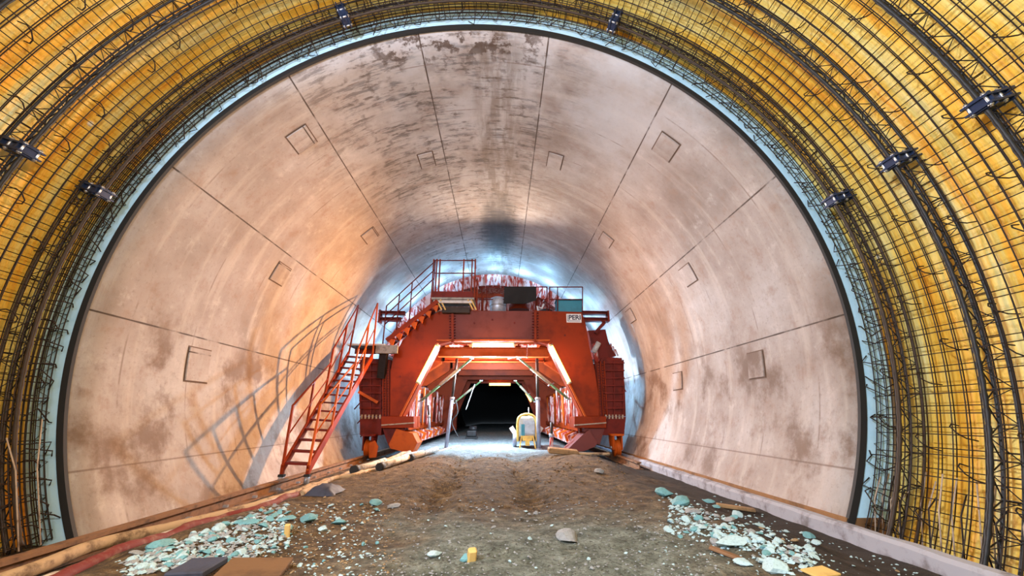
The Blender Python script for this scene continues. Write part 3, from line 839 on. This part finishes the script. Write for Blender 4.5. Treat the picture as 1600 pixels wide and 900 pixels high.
# landing
LD = thing('landing', 'grey planked landing between the two stair flights at the left shoulder', 'landing', P(580, 548, 14.0))
pl = MB()
a = P(543, 537, 13.9); b = P(613, 537, 13.9)
pl.box(((a.x+b.x)/2-.1, 14.3, a.z-.05), (b.x-a.x-.25, .9, .05)); pl.build('deck_board', M['girder_rust'], LD)
MB().box(((a.x+b.x)/2-.1, 13.83, a.z-.04), (b.x-a.x-.25, .03, .06)).build('edge_strip', M['pale_metal'], LD)
MB().box(((a.x+b.x)/2+.62, 13.84, a.z-.2), (.75, .06, .28)).build('edge_beam', M['plywood'], LD); MB().box(((a.x+b.x)/2, 14.7, a.z-.14), (b.x-a.x, .06, .2)).build('edge_beam', M['red_dark'], LD)
MB().bar(P(600, 552, 14.2), P(596, 590, 14.5), .25, .25, (0, 1, 0)).build('bracket', M['girder'], LD)
MB().bar(P(560, 612, 14.2), P(590, 629, 14.4), .09, .09).build('stay', M['orange'], LD)
# upper flight, side-on across the left shoulder
U = thing('stairway', 'short red steel stairway rising from the landing to the top platform', 'stairway', P(606, 533, 14.2))
u0f, u1f = P(604, 532, 14.0), P(684, 470, 14.0)
off = Vector((0, .75, 0))
for o_ in (Vector(), off): MB().bar(u0f+o_, u1f+o_, .05, .15).build('stringer', M['red'] if o_.y == 0 else M['red_dark'], U)
for k in range(7):
    f = (k+.5)/7; c = u0f.lerp(u1f, f)+off/2
    MB().box(c, (.26, .75, .04)).build('tread', M['red_dark'], U)
    MB().prism([c+Vector((-.15, -.36, -.04)), c+Vector((.16, -.36, -.06)), c+Vector((.1, -.36, -.32))], (0, .05, 0)).build('tread_bracket', M['orange'], U)
h0, h1 = P(604, 478, 14.7), P(680, 408, 14.7)
hr = MB()
for k in range(3):
    dz = Vector((0, 0, -k*.36)); hr.tube([h0+dz, h1+dz], .022, 6)
hro = hr.build('handrail', M['red_dark'], U)
for f in (0, .26, .52, 1):
    top = h0.lerp(h1, f); MB().tube([top, Vector((top.x, top.y, (u0f.lerp(u1f, f)).z))], .024, 6).build('post', M['red_dark'], hro)
# top platform
PF = thing('platform', 'small red platform with guard rails at the head of the stairs on the carriage', 'platform', P(708, 484, 14.2))
pa, pb = P(674, 466, 14.0), P(741, 466, 14.0); cxp = (pa.x+pb.x)/2; w = pb.x-pa.x
MB().box((cxp, 14.5, pa.z), (w, 1.0, .08)).build('deck_board', M['plywood'], PF)
MB().box((cxp, 14.02, pa.z+.16), (w*.93, .04, .22)).build('toe_board', M['red_dark'], PF)
MB().box((cxp, 14.03, pa.z-.12), (w*.9, .06, .1)).build('edge_beam', M['pale_metal'], PF)
MB().box((cxp+.1, 14.6, pa.z-.36), (w*.65, .7, .22)).build('base_box', M['girder_rust'], PF)
for px in (686, 692, 735, 740):
    MB().bar(P(px-4, 468, 14.0), P(px+4, 484, 14.15), .05, .05, (0, 1, 0)).build('brace', M['timber_yellow'], PF)
g = MB()
for yy in (407, 427): g.tube([P(678, yy, 14.05), P(742, yy, 14.05)], .022, 6); g.tube([P(742, yy, 14.05), P(742, yy, 14.05)+Vector((0, .85, 0))], .022, 6)
go = g.build('guard_rail', M['red_dark'], PF)
for px, y in ((678, 14.9), (683, 14.03), (688, 14.05), (725, 14.05), (738, 14.9), (743, 14.05), (746, 14.3)):
    t_ = P(px, 405 if px not in (746,) else 436, y); MB().bar(t_, Vector((t_.x, t_.y, pa.z)), .05, .05, (0, 1, 0)).build('post', M['red'], go)

# ------------------------------------------------------------------ things on the deck
c = C(683, 253, 15.0); c.z = 3.73
bk = thing('bucket', 'galvanised drum standing on the deck left of the black sheet', 'drum', c)
MB().lathe([(.26, 0), (.30, .02), (.32, .35), (.33, .52), (.30, .62), (.22, .66), (.0, .66)], c, 'z', 28).build('drum_body', M['bucket'], bk)
MB().lathe([(.335, .30), (.345, .33), (.335, .36)], c, 'z', 28).build('hoop', M['zinc'], bk)
MB().tube([c+Vector((.12, 0, .6)), c+Vector((.2, 0, .85)), c+Vector((.22, 0, 1.05))], .025, 6).build('spout', M['pipe_red'], bk)
# black sheet hung over the rail
m = MB(); nx, nz = 18, 14
for back in (0, 1):
    for j in range(nz+1):
        for i in range(nx+1):
            f, g_ = i/nx, j/nz
            top = 153; bot = 222+8*math.sin(f*3.2)-10*f
            p = C(710+132*f-4*g_*(1-f), top+(bot-top)*g_, gy-.11+.02*back)
            p.y += .05*math.sin(f*9+g_*2)*(.15+g_)
            m.v.append(p)
w_ = nx+1; per = w_*(nz+1)
for back in (0, 1):
    for j in range(nz):
        for i in range(nx):
            q = [back*per+j*w_+i, back*per+j*w_+i+1, back*per+(j+1)*w_+i+1, back*per+(j+1)*w_+i]
            m.f.append(q if back == 0 else q[::-1]); m.sm.append(True)
for i in range(nx):
    for j in (0, nz): m.f.append([j*w_+i, j*w_+i+1, per+j*w_+i+1, per+j*w_+i]); m.sm.append(True)
tag(m.build('plastic_sheet', M['black'], None), 'black plastic sheet hung over the deck guard rail', 'sheet')
c = C(977, 254, 15.1); c.z = 3.73
tk = thing('tool_box', 'flat teal metal box behind the guard rail at the right end of the deck', 'box', c)
bevel(MB().box(c+Vector((0, 0, .27)), (1.02, .5, .54)).build('box_body', M['teal'], tk), .02)
MB().box(c+Vector((0, 0, .56)), (1.06, .54, .05)).build('lid', M['teal'], tk)
c = C(885, 254, 15.1); c.z = 3.73
tag(bevel(MB().prism([c+Vector((-.3, 0, 0)), c+Vector((.25, 0, 0)), c+Vector((.25, 0, .22)), c+Vector((.0, 0, .3)), c+Vector((-.3, 0, .2))], (0, .4, 0)).build('tool_bag', M['rubber'], None), .04), 'low black tool bag on the deck beside the teal box', 'bag')
c = C(852, 254, 14.9); c.z = 3.73
jr = thing('spray_lance', 'white bent hose lance leaning behind the rail right of the black sheet', 'hose lance', c)
MB().tube([c, c+Vector((-.05, 0, .3)), c+Vector((.12, 0, .22)), c+Vector((.2, 0, .4))], .04, 8).build('lance_tube', M['sign'], jr)
# sign on the portal
sp0, sp1 = C(966, 266, Y0-.02), C(1029, 302, Y0-.02)
sg = thing('sign', 'white name sign with dark lettering on the right portal shoulder', 'sign', Vector(((sp0.x+sp1.x)/2, Y0-.012, sp1.z)))
MB().box(((sp0.x+sp1.x)/2, Y0-.015, (sp0.z+sp1.z)/2), (sp1.x-sp0.x, .03, sp0.z-sp1.z)).build('sign_plate', M['sign'], sg)
def text(s, size, loc, m, parent):
    cu = bpy.data.curves.new('lettering', 'FONT'); cu.body = s; cu.size = size; cu.align_x = 'CENTER'; cu.align_y = 'CENTER'; cu.extrude = .004; cu.offset = .006
    o = bpy.data.objects.new('lettering_source', cu); COL.objects.link(o)
    bpy.context.view_layer.update()
    me = bpy.data.meshes.new_from_object(o.evaluated_get(bpy.context.evaluated_depsgraph_get()))
    bpy.data.objects.remove(o); me.materials.clear(); me.materials.append(m); me.name = 'lettering'
    me.transform(Matrix.Rotation(PI/2, 4, 'X'))
    q = bpy.data.objects.new('lettering', me); COL.objects.link(q); q.parent = parent; q.location = Vector(loc)-ORG[parent.name]
    return q
text('PERI', .25, ((sp0.x+sp1.x)/2+.03, Y0-.034, (sp0.z+sp1.z)/2+.02), M['signtext'], sg)
b = MB(); xl = sp0.x+.05
b.box((xl, Y0-.033, (sp0.z+sp1.z)/2), (.02, .006, .24)); b.box(((sp0.x+sp1.x)/2, Y0-.033, sp1.z+.055), (sp1.x-sp0.x-.1, .006, .018)); b.build('border_line', M['signtext'], sg)

# tube lamps
def lamp(label, a, b, Y, r=.075, yo=-.16):
    pa, pb = P(*a, Y), P(*b, Y); pa.y = pb.y = Y
    t = thing('tube_lamp', label, 'lamp', (pa+pb)/2, 'glowing tube lamps on the carriage')
    d = (pb-pa).normalized()
    MB().tube([pa, pb], r, 12).build('glowing_tube', M['tube_glow'], t)
    e = MB()
    for q, s in ((pa, -1), (pb, 1)): e.tube([q+d*s*.0, q+d*s*.06], r*1.15, 12)
    e.build('end_cap', M['ivory'], t)
    MB().bar(pa+Vector((0, .1, 0)), pb+Vector((0, .1, 0)), .07, .05, (0, 1, 0)).build('lamp_housing', M['ivory'], t)
    k = MB()
    for f in (.15, .85):
        q = pa.lerp(pb, f); k.tube([q+Vector((0, .05, 0)), q+Vector((0, .33, 0))], .02, 6)
    k.build('bracket', M['zinc'], t)
lamp('bright tube lamp slanting up the left inner edge of the portal', (654, 597), (683, 541), 14.1)
lamp('bright tube lamp level under the middle of the portal beam', (739, 539), (802, 539), 14.1)
lamp('bright tube lamp slanting up the right inner edge of the portal', (861, 541), (889, 597), 14.1)
lamp('far tube lamp level above the dark opening', (765, 600.5), (797, 600.5), 29.1, .09)
lamp('far tube lamp slanting beside the dark opening on the right', (822, 613), (830, 627), 28.6, .08)

# push-pull props under the portal
def prop(label, a, Ya, b, Yb, r=.055, m1='green', m2='ivory'):
    pa, pb = P(*a, Ya), P(*b, Yb)
    t = thing('push_pull_prop', label, 'prop', pb)
    MB().tube([pa, pa.lerp(pb, .28)], r*.8, 9).build('inner_tube', M[m1], t)
    MB().tube([pa.lerp(pb, .24), pa.lerp(pb, .62)], r*1.15, 9).build('outer_tube', M[m2], t)
    MB().tube([pa.lerp(pb, .62), pb], r*.9, 9).build('spindle', M[m1], t)
    e = MB().box(pa, (.16, .16, .05)); e.box(pb, (.16, .16, .05)); e.build('end_plate', M['zinc'], t)
    c = pa.lerp(pb, .64); MB().tube([c+Vector((-.12, 0, -.05)), c+Vector((.12, 0, .06))], .025, 6).build('handle', M['zinc'], t)
prop('long green and ivory diagonal prop under the left side of the portal', (737, 560), 15.4, (657, 627), 15.9)
prop('long green and ivory diagonal prop under the right side of the portal', (811, 560), 15.4, (889, 624), 15.9)
prop('short green prop deeper in the passage on the left', (752, 595), 22.0, (709, 630), 22.4)
prop('short green prop deeper in the passage on the right', (805, 595), 22.0, (836, 628), 22.4)
# upright steel posts
def post(label, a, b, Y, r=.06, m='greypost', seat=True):
    pa, pb = P(*a, Y), P(*b, Y)
    if seat: pb.z = gh(pb.x, pb.y)-.02
    t = thing('steel_prop', label, 'prop', pb)
    MB().tube([pa.lerp(pb, .45), pb], r*1.15, 10).build('outer_tube', M[m], t)
    MB().tube([pa, pa.lerp(pb, .5)], r*.85, 10).build('inner_tube', M['girder_rust'], t)
    MB().box(pb+Vector((0, 0, .03)), (.22, .22, .03)).build('base_plate', M['zinc'], t)
    c = pa.lerp(pb, .46); MB().lathe([(r*1.1, -.06), (r*1.5, -.05), (r*1.5, .05), (r*1.1, .06)], c, 'z', 14).build('collar_nut', M['zinc'], t)
post('leaning grey pipe prop on the left side of the passage', (714, 560), (697, 697), 16.2)
post('upright pale grey pipe prop beside the yellow compressor', (839, 560), (842, 701), 16.0, .07)
post('thin grey pipe prop by the left spindles', (669, 633), (671, 672), 15.3, .04, 'greypost', False)
post('upright pink pipe stump by the right brackets', (862, 660), (861, 694), 15.2, .06, 'red_slurry')

# ------------------------------------------------------------------ yellow compressor trailer
pc = ground_point(823, 697); pc = Vector((P(823, 697, 16.6).x, 16.6, 0)); pc.z = gh(pc.x, pc.y)
K = thing('compressor', 'small yellow framed compressor cart standing beside the grey prop', 'compressor', pc)
def kp(x, y, z): return pc+Vector((x, y, z))
fr = MB().tube(smooth([kp(-.36, -.35, .25), kp(-.36, -.35, .95), kp(-.25, -.35, 1.17), kp(0, -.35, 1.24), kp(.25, -.35, 1.17), kp(.36, -.35, .95), kp(.36, -.35, .25)], 5), .05, 8)
fr.build('roll_bar', M['yellow'], K)
bevel(MB().box(kp(0, .25, .78), (.66, 1.1, .74)).build('canopy', M['pale_metal'], K), .06)
bevel(MB().box(kp(0, -.36, .36), (.38, .14, .18)).build('front_box', M['yellow'], K), .02)
MB().box(kp(0, -.44, .2), (.16, .1, .2)).build('tow_hitch', M['yellow'], K)
MB().box(kp(0, .2, .32), (.6, 1.2, .12)).build('chassis', M['girder'], K)
MB().box(kp(.06, -.32, .76), (.44, .05, .5)).build('grille', M['zinc'], K)
MB().box(kp(-.16, -.36, .66), (.13, .05, .42)).build('control_panel', M['teal'], K)
for s in (-1, 1):
    MB().lathe([(.05, -.07), (.26, -.07), (.28, -.04), (.28, .04), (.26, .07), (.05, .07)], kp(s*.46, .15, .27), 'x', 22).build('wheel', M['greypost'] if s < 0 else M['rubber'], K)
    MB().bar(kp(s*.4, .15, .6), kp(s*.55, .15, .5), .5, .03, (0, 1, 0)).build('mudguard', M['pale_metal'], K)
    MB().bar(kp(s*.22, -.36, .45), kp(s*.3, -.5, .0), .05, .05, (0, 1, 0)).build('stand_leg', M['yellow'], K)
MB().tube([kp(.1, .1, 1.14), kp(.1, .1, 1.5)], .02, 6).build('exhaust', M['zinc'], K)
# second dark machine inside the tunnel
pd = P(737, 685, 21.5); pd.z = gh(pd.x, 21.5)
dk = thing('pump', 'small dark pump unit on the floor at the left of the black opening', 'pump', pd)
bevel(MB().box(pd+Vector((0, 0, .25)), (.5, .5, .3)).build('pump_body', M['girder'], dk), .05)
MB().lathe([(.04, -.18), (.14, -.18), (.14, .18), (.04, .18)], pd+Vector((.06, 0, .48)), 'x', 18).build('motor', M['girder'], dk)
MB().box(pd+Vector((0, 0, .05)), (.6, .4, .1)).build('skid', M['girder'], dk)
# hanging hoses in the passage
for k, (pts, Y) in enumerate(((((712, 625), (715, 645), (706, 660), (716, 683)), 17.2), (((742, 600), (735, 620), (728, 640)), 21.5))):
    o = MB().tube(smooth([P(x, y, Y) for x, y in pts], 6), .025, 6).build('cable', M['sign'] if k else M['rubber'], None)
    tag(o, ['thin dark cable dangling beside the leaning grey prop', 'thin white cable hanging by the far left prop'][k], 'cable')

# ------------------------------------------------------------------ rubble
def rock_mesh(seed, flat, m, name):
    import bmesh
    bm = bmesh.new(); bmesh.ops.create_icosphere(bm, subdivisions=2, radius=1)
    r = random.Random(seed)
    cuts = [(Vector((r.uniform(-1, 1), r.uniform(-1, 1), r.uniform(-1, 1))).normalized(), r.uniform(.35, .75)) for _ in range(7)]
    for v in bm.verts:
        for n_, d_ in cuts:                                  # flat broken faces
            q = v.co.dot(n_)
            if q > d_: v.co -= n_*(q-d_)
        v.co += v.co*noise.noise(v.co*1.7+Vector((seed*3.1, 0, 0)))*.14
        v.co.z *= flat
    me = bpy.data.meshes.new(name); bm.to_mesh(me); bm.free(); me.materials.append(m); return me
ROCK = {}
for key in ('gravel_pale', 'gravel_teal', 'gravel_grey', 'gravel_brown'):
    ROCK[key] = [rock_mesh(10*k+len(key), (.35, .5, .65, .45)[k], M[key], 'stone') for k in range(4)]
rnd = random.Random(11)
def stone(p, s, key, label, group=None, rotz=None, tilt=.35):
    o = bpy.data.objects.new('stone', rnd.choice(ROCK[key])); COL.objects.link(o)
    o.scale = (s*rnd.uniform(.8, 1.35), s*rnd.uniform(.7, 1.1), s*rnd.uniform(.8, 1.2))
    o.rotation_euler = (rnd.uniform(-tilt, tilt), rnd.uniform(-tilt, tilt), rnd.uniform(0, 6.3) if rotz is None else rotz)
    o.location = p+Vector((0, 0, s*.22))
    return tag(o, label, 'stone', group)
words = {'gravel_pale': 'pale blue', 'gravel_teal': 'teal', 'gravel_grey': 'grey', 'gravel_brown': 'brown'}
def zone(n, pick, smin, smax, keys, where, gname):
    for _ in range(n):
        px, py = pick()
        if py > 905 or px < -10: continue
        p = ground_point(px, py); k = rnd.choice(keys)
        if p.x > 4.05: continue
        s = rnd.uniform(smin, smax)*p.y/5.
        stone(p, s, k, 'small %s stone chip %s' % (words[k], where), '%s chips %s' % (words[k], gname))
def heap_left():
    f = rnd.random()**.8; x = 190+250*f; top = 875-90*f+ 3; bot = 905-40*f
    return x+rnd.uniform(-12, 12), rnd.uniform(top, max(top+8, bot))
def heap_right():
    f = rnd.random(); x = 1045+230*f; mid = 805+72*f; return x, mid+rnd.gauss(0, 15)
zone(115, heap_left, .03, .07, ['gravel_pale', 'gravel_pale', 'gravel_teal', 'gravel_teal', 'gravel_grey'], 'in the heap along the red hose', 'in the left heap')
zone(34, lambda: (rnd.uniform(400, 590), rnd.uniform(785, 890)), .02, .045, ['gravel_pale', 'gravel_teal', 'gravel_brown'], 'scattered on the brown dirt left of the track', 'left of the track')
zone(100, heap_right, .03, .07, ['gravel_pale', 'gravel_pale', 'gravel_pale', 'gravel_grey', 'gravel_teal'], 'in the heap below the right kerb', 'in the right heap')
zone(26, lambda: (rnd.uniform(1180, 1440), rnd.uniform(800, 895)), .025, .05, ['gravel_pale', 'gravel_brown', 'gravel_grey'], 'on the dark mud at the foot of the kerb', 'at the foot of the kerb')
zone(30, lambda: (rnd.uniform(640, 1010), rnd.uniform(790, 895)), .018, .035, ['gravel_pale', 'gravel_grey'], 'in the grey crushed rock of the middle track', 'on the track')
big = [((1040, 776), .155, 'gravel_teal', 'largest blue-grey boulder at the far end of the right rubble heap'),
       ((1060, 788), .13, 'gravel_teal', 'teal boulder touching the largest one by the right heap'),
       ((1080, 802), .11, 'gravel_grey', 'angular grey stone at the top corner of the right heap'),
       ((1107, 786), .085, 'gravel_teal', 'round teal stone on dark mud above the right heap'),
       ((1120, 794), .085, 'gravel_teal', 'flat teal block beside the yellow boards'),
       ((1143, 856), .13, 'gravel_pale', 'large flat pale blue stone low in the right heap'),
       ((1212, 893), .115, 'gravel_pale', 'big pale blue block at the bottom edge of the photo on the right'),
       ((1165, 884), .095, 'gravel_pale', 'pale block left of a pair near the bottom right'),
       ((1190, 880), .085, 'gravel_pale', 'pale block standing right of its pair near the bottom right'),
       ((936, 741), .14, 'gravel_grey', 'lone grey stone on the dirt mound near the carriage'),
       ((480, 815), .12, 'gravel_teal', 'flat turquoise stone lying alone beyond the left heap'),
       ((450, 816), .09, 'gravel_teal', 'smaller turquoise stone left of the flat one'),
       ((527, 820), .10, 'gravel_teal', 'tilted turquoise slab on the brown dirt'),
       ((505, 832), .07, 'gravel_pale', 'whitish lumpy stone between the turquoise slabs'),
       ((585, 790), .10, 'gravel_teal', 'greenish pebble at the dirt edge, left of a pair'),
       ((612, 794), .11, 'gravel_grey', 'dark grey cobble at the right end of a short row'),
       ((680, 870), .07, 'gravel_pale', 'pale round stone alone on the grey track'),
       ((726, 877), .06, 'gravel_teal', 'bluish stone touching the yellow block'),
       ((252, 856), .10, 'gravel_teal', 'big turquoise stone at the edge of the red hose'),
       ((340, 830), .09, 'gravel_pale', 'pale turquoise stone on top of the left heap'),
       ((390, 822), .10, 'gravel_teal', 'turquoise stone at the far end of the left heap'),
       ((888, 845), .13, 'gravel_grey', 'flat grey stone sunk in the middle of the track')]
for q, s, k, lab in big: stone(ground_point(*q), s, k, lab, tilt=.2)

def gravel_stuff(name, n, pick, smin, smax, m, label):
    g = MB()
    for _ in range(n):
        px, py = pick(); p = ground_point(px, py)
        if p.y > 20 or p.x > 4.1 or p.x < -4.2: continue
        s = rnd.uniform(smin, smax)*p.y/5
        rot = Matrix.Rotation(rnd.uniform(0, 6.3), 3, 'Z') @ Matrix.Rotation(rnd.uniform(-.5, .5), 3, 'X')
        pts = [rot @ Vector((q[0]*s*rnd.uniform(.7, 1.3), q[1]*s*rnd.uniform(.7, 1.3), q[2]*s*.6)) for q in ((1, .1, 0), (.2, .9, .1), (-.9, .3, 0), (-.3, -.9, .1), (.1, .1, .9), (0, 0, -.6))]
        g.quad([p+q+Vector((0, 0, s*.2)) for q in pts], [(0, 1, 4), (1, 2, 4), (2, 3, 4), (3, 0, 4), (1, 0, 5), (2, 1, 5), (3, 2, 5), (0, 3, 5)])
    tag(g.build(name, m, None), label, 'gravel', kind='stuff')
gravel_stuff('gravel', 420, heap_left, .012, .045, M['gravel_grey'], 'grey gravel filling the left rubble heap')
gravel_stuff('gravel', 420, heap_left, .01, .04, M['gravel_pale'], 'fine pale chips in the left rubble heap')
gravel_stuff('gravel', 420, heap_right, .01, .035, M['gravel_pale'], 'fine pale chips in the right rubble heap')
gravel_stuff('gravel', 500, lambda: (rnd.uniform(380, 620), rnd.uniform(775, 905)), .006, .022, M['gravel_brown'], 'fine ochre chips scattered left of the track')
gravel_stuff('gravel', 350, lambda: (rnd.uniform(400, 600), rnd.uniform(790, 905)), .006, .024, M['gravel_pale'], 'pale chips scattered on the dirt left of the track')
gravel_stuff('gravel', 900, lambda: (rnd.uniform(560, 1120), 905-125*rnd.random()**1.3), .006, .02, M['gravel_grey'], 'grey crushed rock strewn over the middle track')
gravel_stuff('gravel', 500, lambda: (rnd.uniform(1030, 1480), rnd.uniform(775, 905)), .006, .02, M['gravel_pale'], 'pale grit strewn over the mud below the kerb')
gravel_stuff('dirt_clods', 600, lambda: (rnd.uniform(560, 980), rnd.uniform(712, 800)), .006, .017, M['clod'], 'brown clods of dirt along the wheel tracks')

def board(name, label, cat, px, size, rz, m, tilt=(0, 0), lift=0.03):
    p = ground_point(*px); rot = Matrix.Rotation(rz, 3, 'Z') @ Matrix.Rotation(tilt[0], 3, 'X') @ Matrix.Rotation(tilt[1], 3, 'Y')
    o = MB().box(p+Vector((0, 0, size[2]/2+lift-.02)), size, rot).build(name, m, None); bevel(o, min(size)*.2, 1); return tag(o, label, cat)
board('board', 'brown board lying at the bottom edge of the photo beside the slate slab', 'board', (396, 899), (.46, .30, .03), .15, M['cardboard'], (.12, .05), .05)
board('slab', 'dark blue slate slab at the bottom edge left of the brown board', 'slab', (305, 901), (.30, .26, .05), -.1, M['slate'], (.1, -.06), .04)
board('wood_block', 'small orange wood offcut standing in the left scatter', 'wood offcut', (447, 842), (.05, .03, .15), .2, M['timber_yellow'], (.3, 0), .0)
board('wood_block', 'yellow wood block on the grey track', 'wood offcut', (737, 879), (.075, .06, .12), .3, M['timber_yellow'], (.4, 0), .0)
board('plank', 'reddish plank end stuck in the right rubble heap', 'plank', (1145, 872), (.07, .36, .025), .9, M['rail'], (.2, 0), .02)
board('board', 'yellow card at the bottom right below the kerb', 'board', (1283, 899), (.24, .14, .015), .3, M['timber_yellow'], (.1, 0), .03)
board('plank', 'ochre planks half buried beside the flat teal block', 'plank', (1150, 797), (.55, .12, .05), -.25, M['timber'], (.0, .1), .03)
board('plank', 'long pale timber lying on the mound before the right wheel', 'plank', (925, 713), (1.0, .1, .06), -.06, M['pipe_brown'], (0, 0), .04)
board('log', 'dark broken timber on the crest of the mound', 'timber', (880, 711), (.85, .2, .14), .1, M['timber'], (.2, .1), .04)
p = ground_point(507, 770)
m = MB(); n = 14
for j in range(n+1):
    for i in range(n+1):
        u_, v_ = i/n*2-1, j/n*2-1
        r_ = max(abs(u_), abs(v_)); h_ = .22*(1-r_**2)+.06*noise.noise(Vector((u_*3, v_*3, 2)))*(1-r_*.6)
        m.v.append(Vector((p.x+u_*.23+.06*noise.noise(Vector((u_*2, v_*2, 5))), p.y+v_*.3, p.z+max(-.02, h_*.6))))
for j in range(n):
    for i in range(n): m.f.append([j*(n+1)+i, j*(n+1)+i+1, (j+1)*(n+1)+i+1, (j+1)*(n+1)+i]); m.sm.append(True)
tag(m.build('plastic_scrap', M['slate'], None), 'crumpled dark grey plastic scrap lying by the hoses', 'plastic scrap')

# ------------------------------------------------------------------ light
w = bpy.data.worlds.new('sky'); scn.world = w; w.use_nodes = True
w.node_tree.nodes['Background'].inputs[0].default_value = (.70, .85, 1.0, 1); w.node_tree.nodes['Background'].inputs[1].default_value = 1.7
def light(name, typ, loc, energy, col, size=.3, target=None, spot=None):
    l = bpy.data.lights.new(name, typ); l.energy = energy; l.color = col
    if typ == 'AREA': l.size = size
    else: l.shadow_soft_size = size
    if spot: l.spot_size = spot; l.spot_blend = .8
    o = bpy.data.objects.new(name, l); COL.objects.link(o); o.location = loc
    if target is not None: o.rotation_euler = (Vector(target)-Vector(loc)).to_track_quat('-Z', 'Y').to_euler()
    return o
COOL, WARM = (.26, .62, 1.0), (1.0, .62, .34)
# unseen spots added behind the camera: cool for right wall and crown, warm for left
light('cool_fill_left', 'SPOT', (-3.6, -1.5, 3.6), 2100, (.72, .79, 1.0), .3, (3.6, 7, 4.2), 2.3)
light('warm_fill_right', 'SPOT', (3.6, -1.0, 3.4), 620, (1.0, .42, .12), .3, (-4.4, 6.5, 4.2), 1.7)
# warm glare of the middle portal lamp over the walls towards the viewer
light('portal_light_left', 'SPOT', (-.45, 13.85, 2.3), 2000, (1.0, .48, .17), .09, (-5.2, 10.2, 1.4), 2.0)
light('portal_light_floor', 'SPOT', (-.3, 13.8, 2.3), 650, (1.0, .60, .28), .10, (0, 9.0, -1.2), 1.5)
light('crown_fill', 'SPOT', (-.3, 13.7, 4.9), 420, (1.0, .78, .60), .12, (-.3, 9.0, 7.2), 2.2)  # extra unseen spot, added to brighten the crown
light('portal_light_right', 'SPOT', (-.1, 13.85, 2.3), 1000, (1.0, .60, .38), .10, (5.0, 10.0, 1.4), 2.0)
# cool lamps on the carriage behind the portal, shining at the lining and into the passage
light('carriage_light_left', 'POINT', (-4.7, 16.6, .9), 95, COOL, .06)
light('carriage_light_right', 'POINT', (4.0, 15.75, .9), 110, COOL, .06)
for a in (38, 64, 90, 116, 142): light('shell_light', 'POINT', pol(4.98, a, 17.0), 32, COOL, .1)
for a in range(15, 170, 15): light('shell_light', 'POINT', pol(5.15, a, 18.4), 40, COOL, .08)
light('passage_light', 'POINT', (-.4, 16.8, 1.2), 300, (.30, .68, 1.0), .15)
for q in (-1.4, .7): light('passage_light', 'POINT', (q, 16.3, 1.75), 210, (1.0, .74, .72), .12)  # pink-white fill added to brighten the passage sides
light('membrane_fill', 'POINT', (-.5, .4, 2.3), 400, (1.0, .93, .82), .12)  # unseen fill added near the camera to brighten the yellow sheet
light('passage_light', 'POINT', (-.4, 16.8, 1.7), 1500, (.50, .80, 1.0), .15)

vs = scn.view_settings
vs.view_transform = 'Standard'; vs.look = 'None'; vs.gamma = 1; vs.use_curve_mapping = False; vs.exposure = 0.5
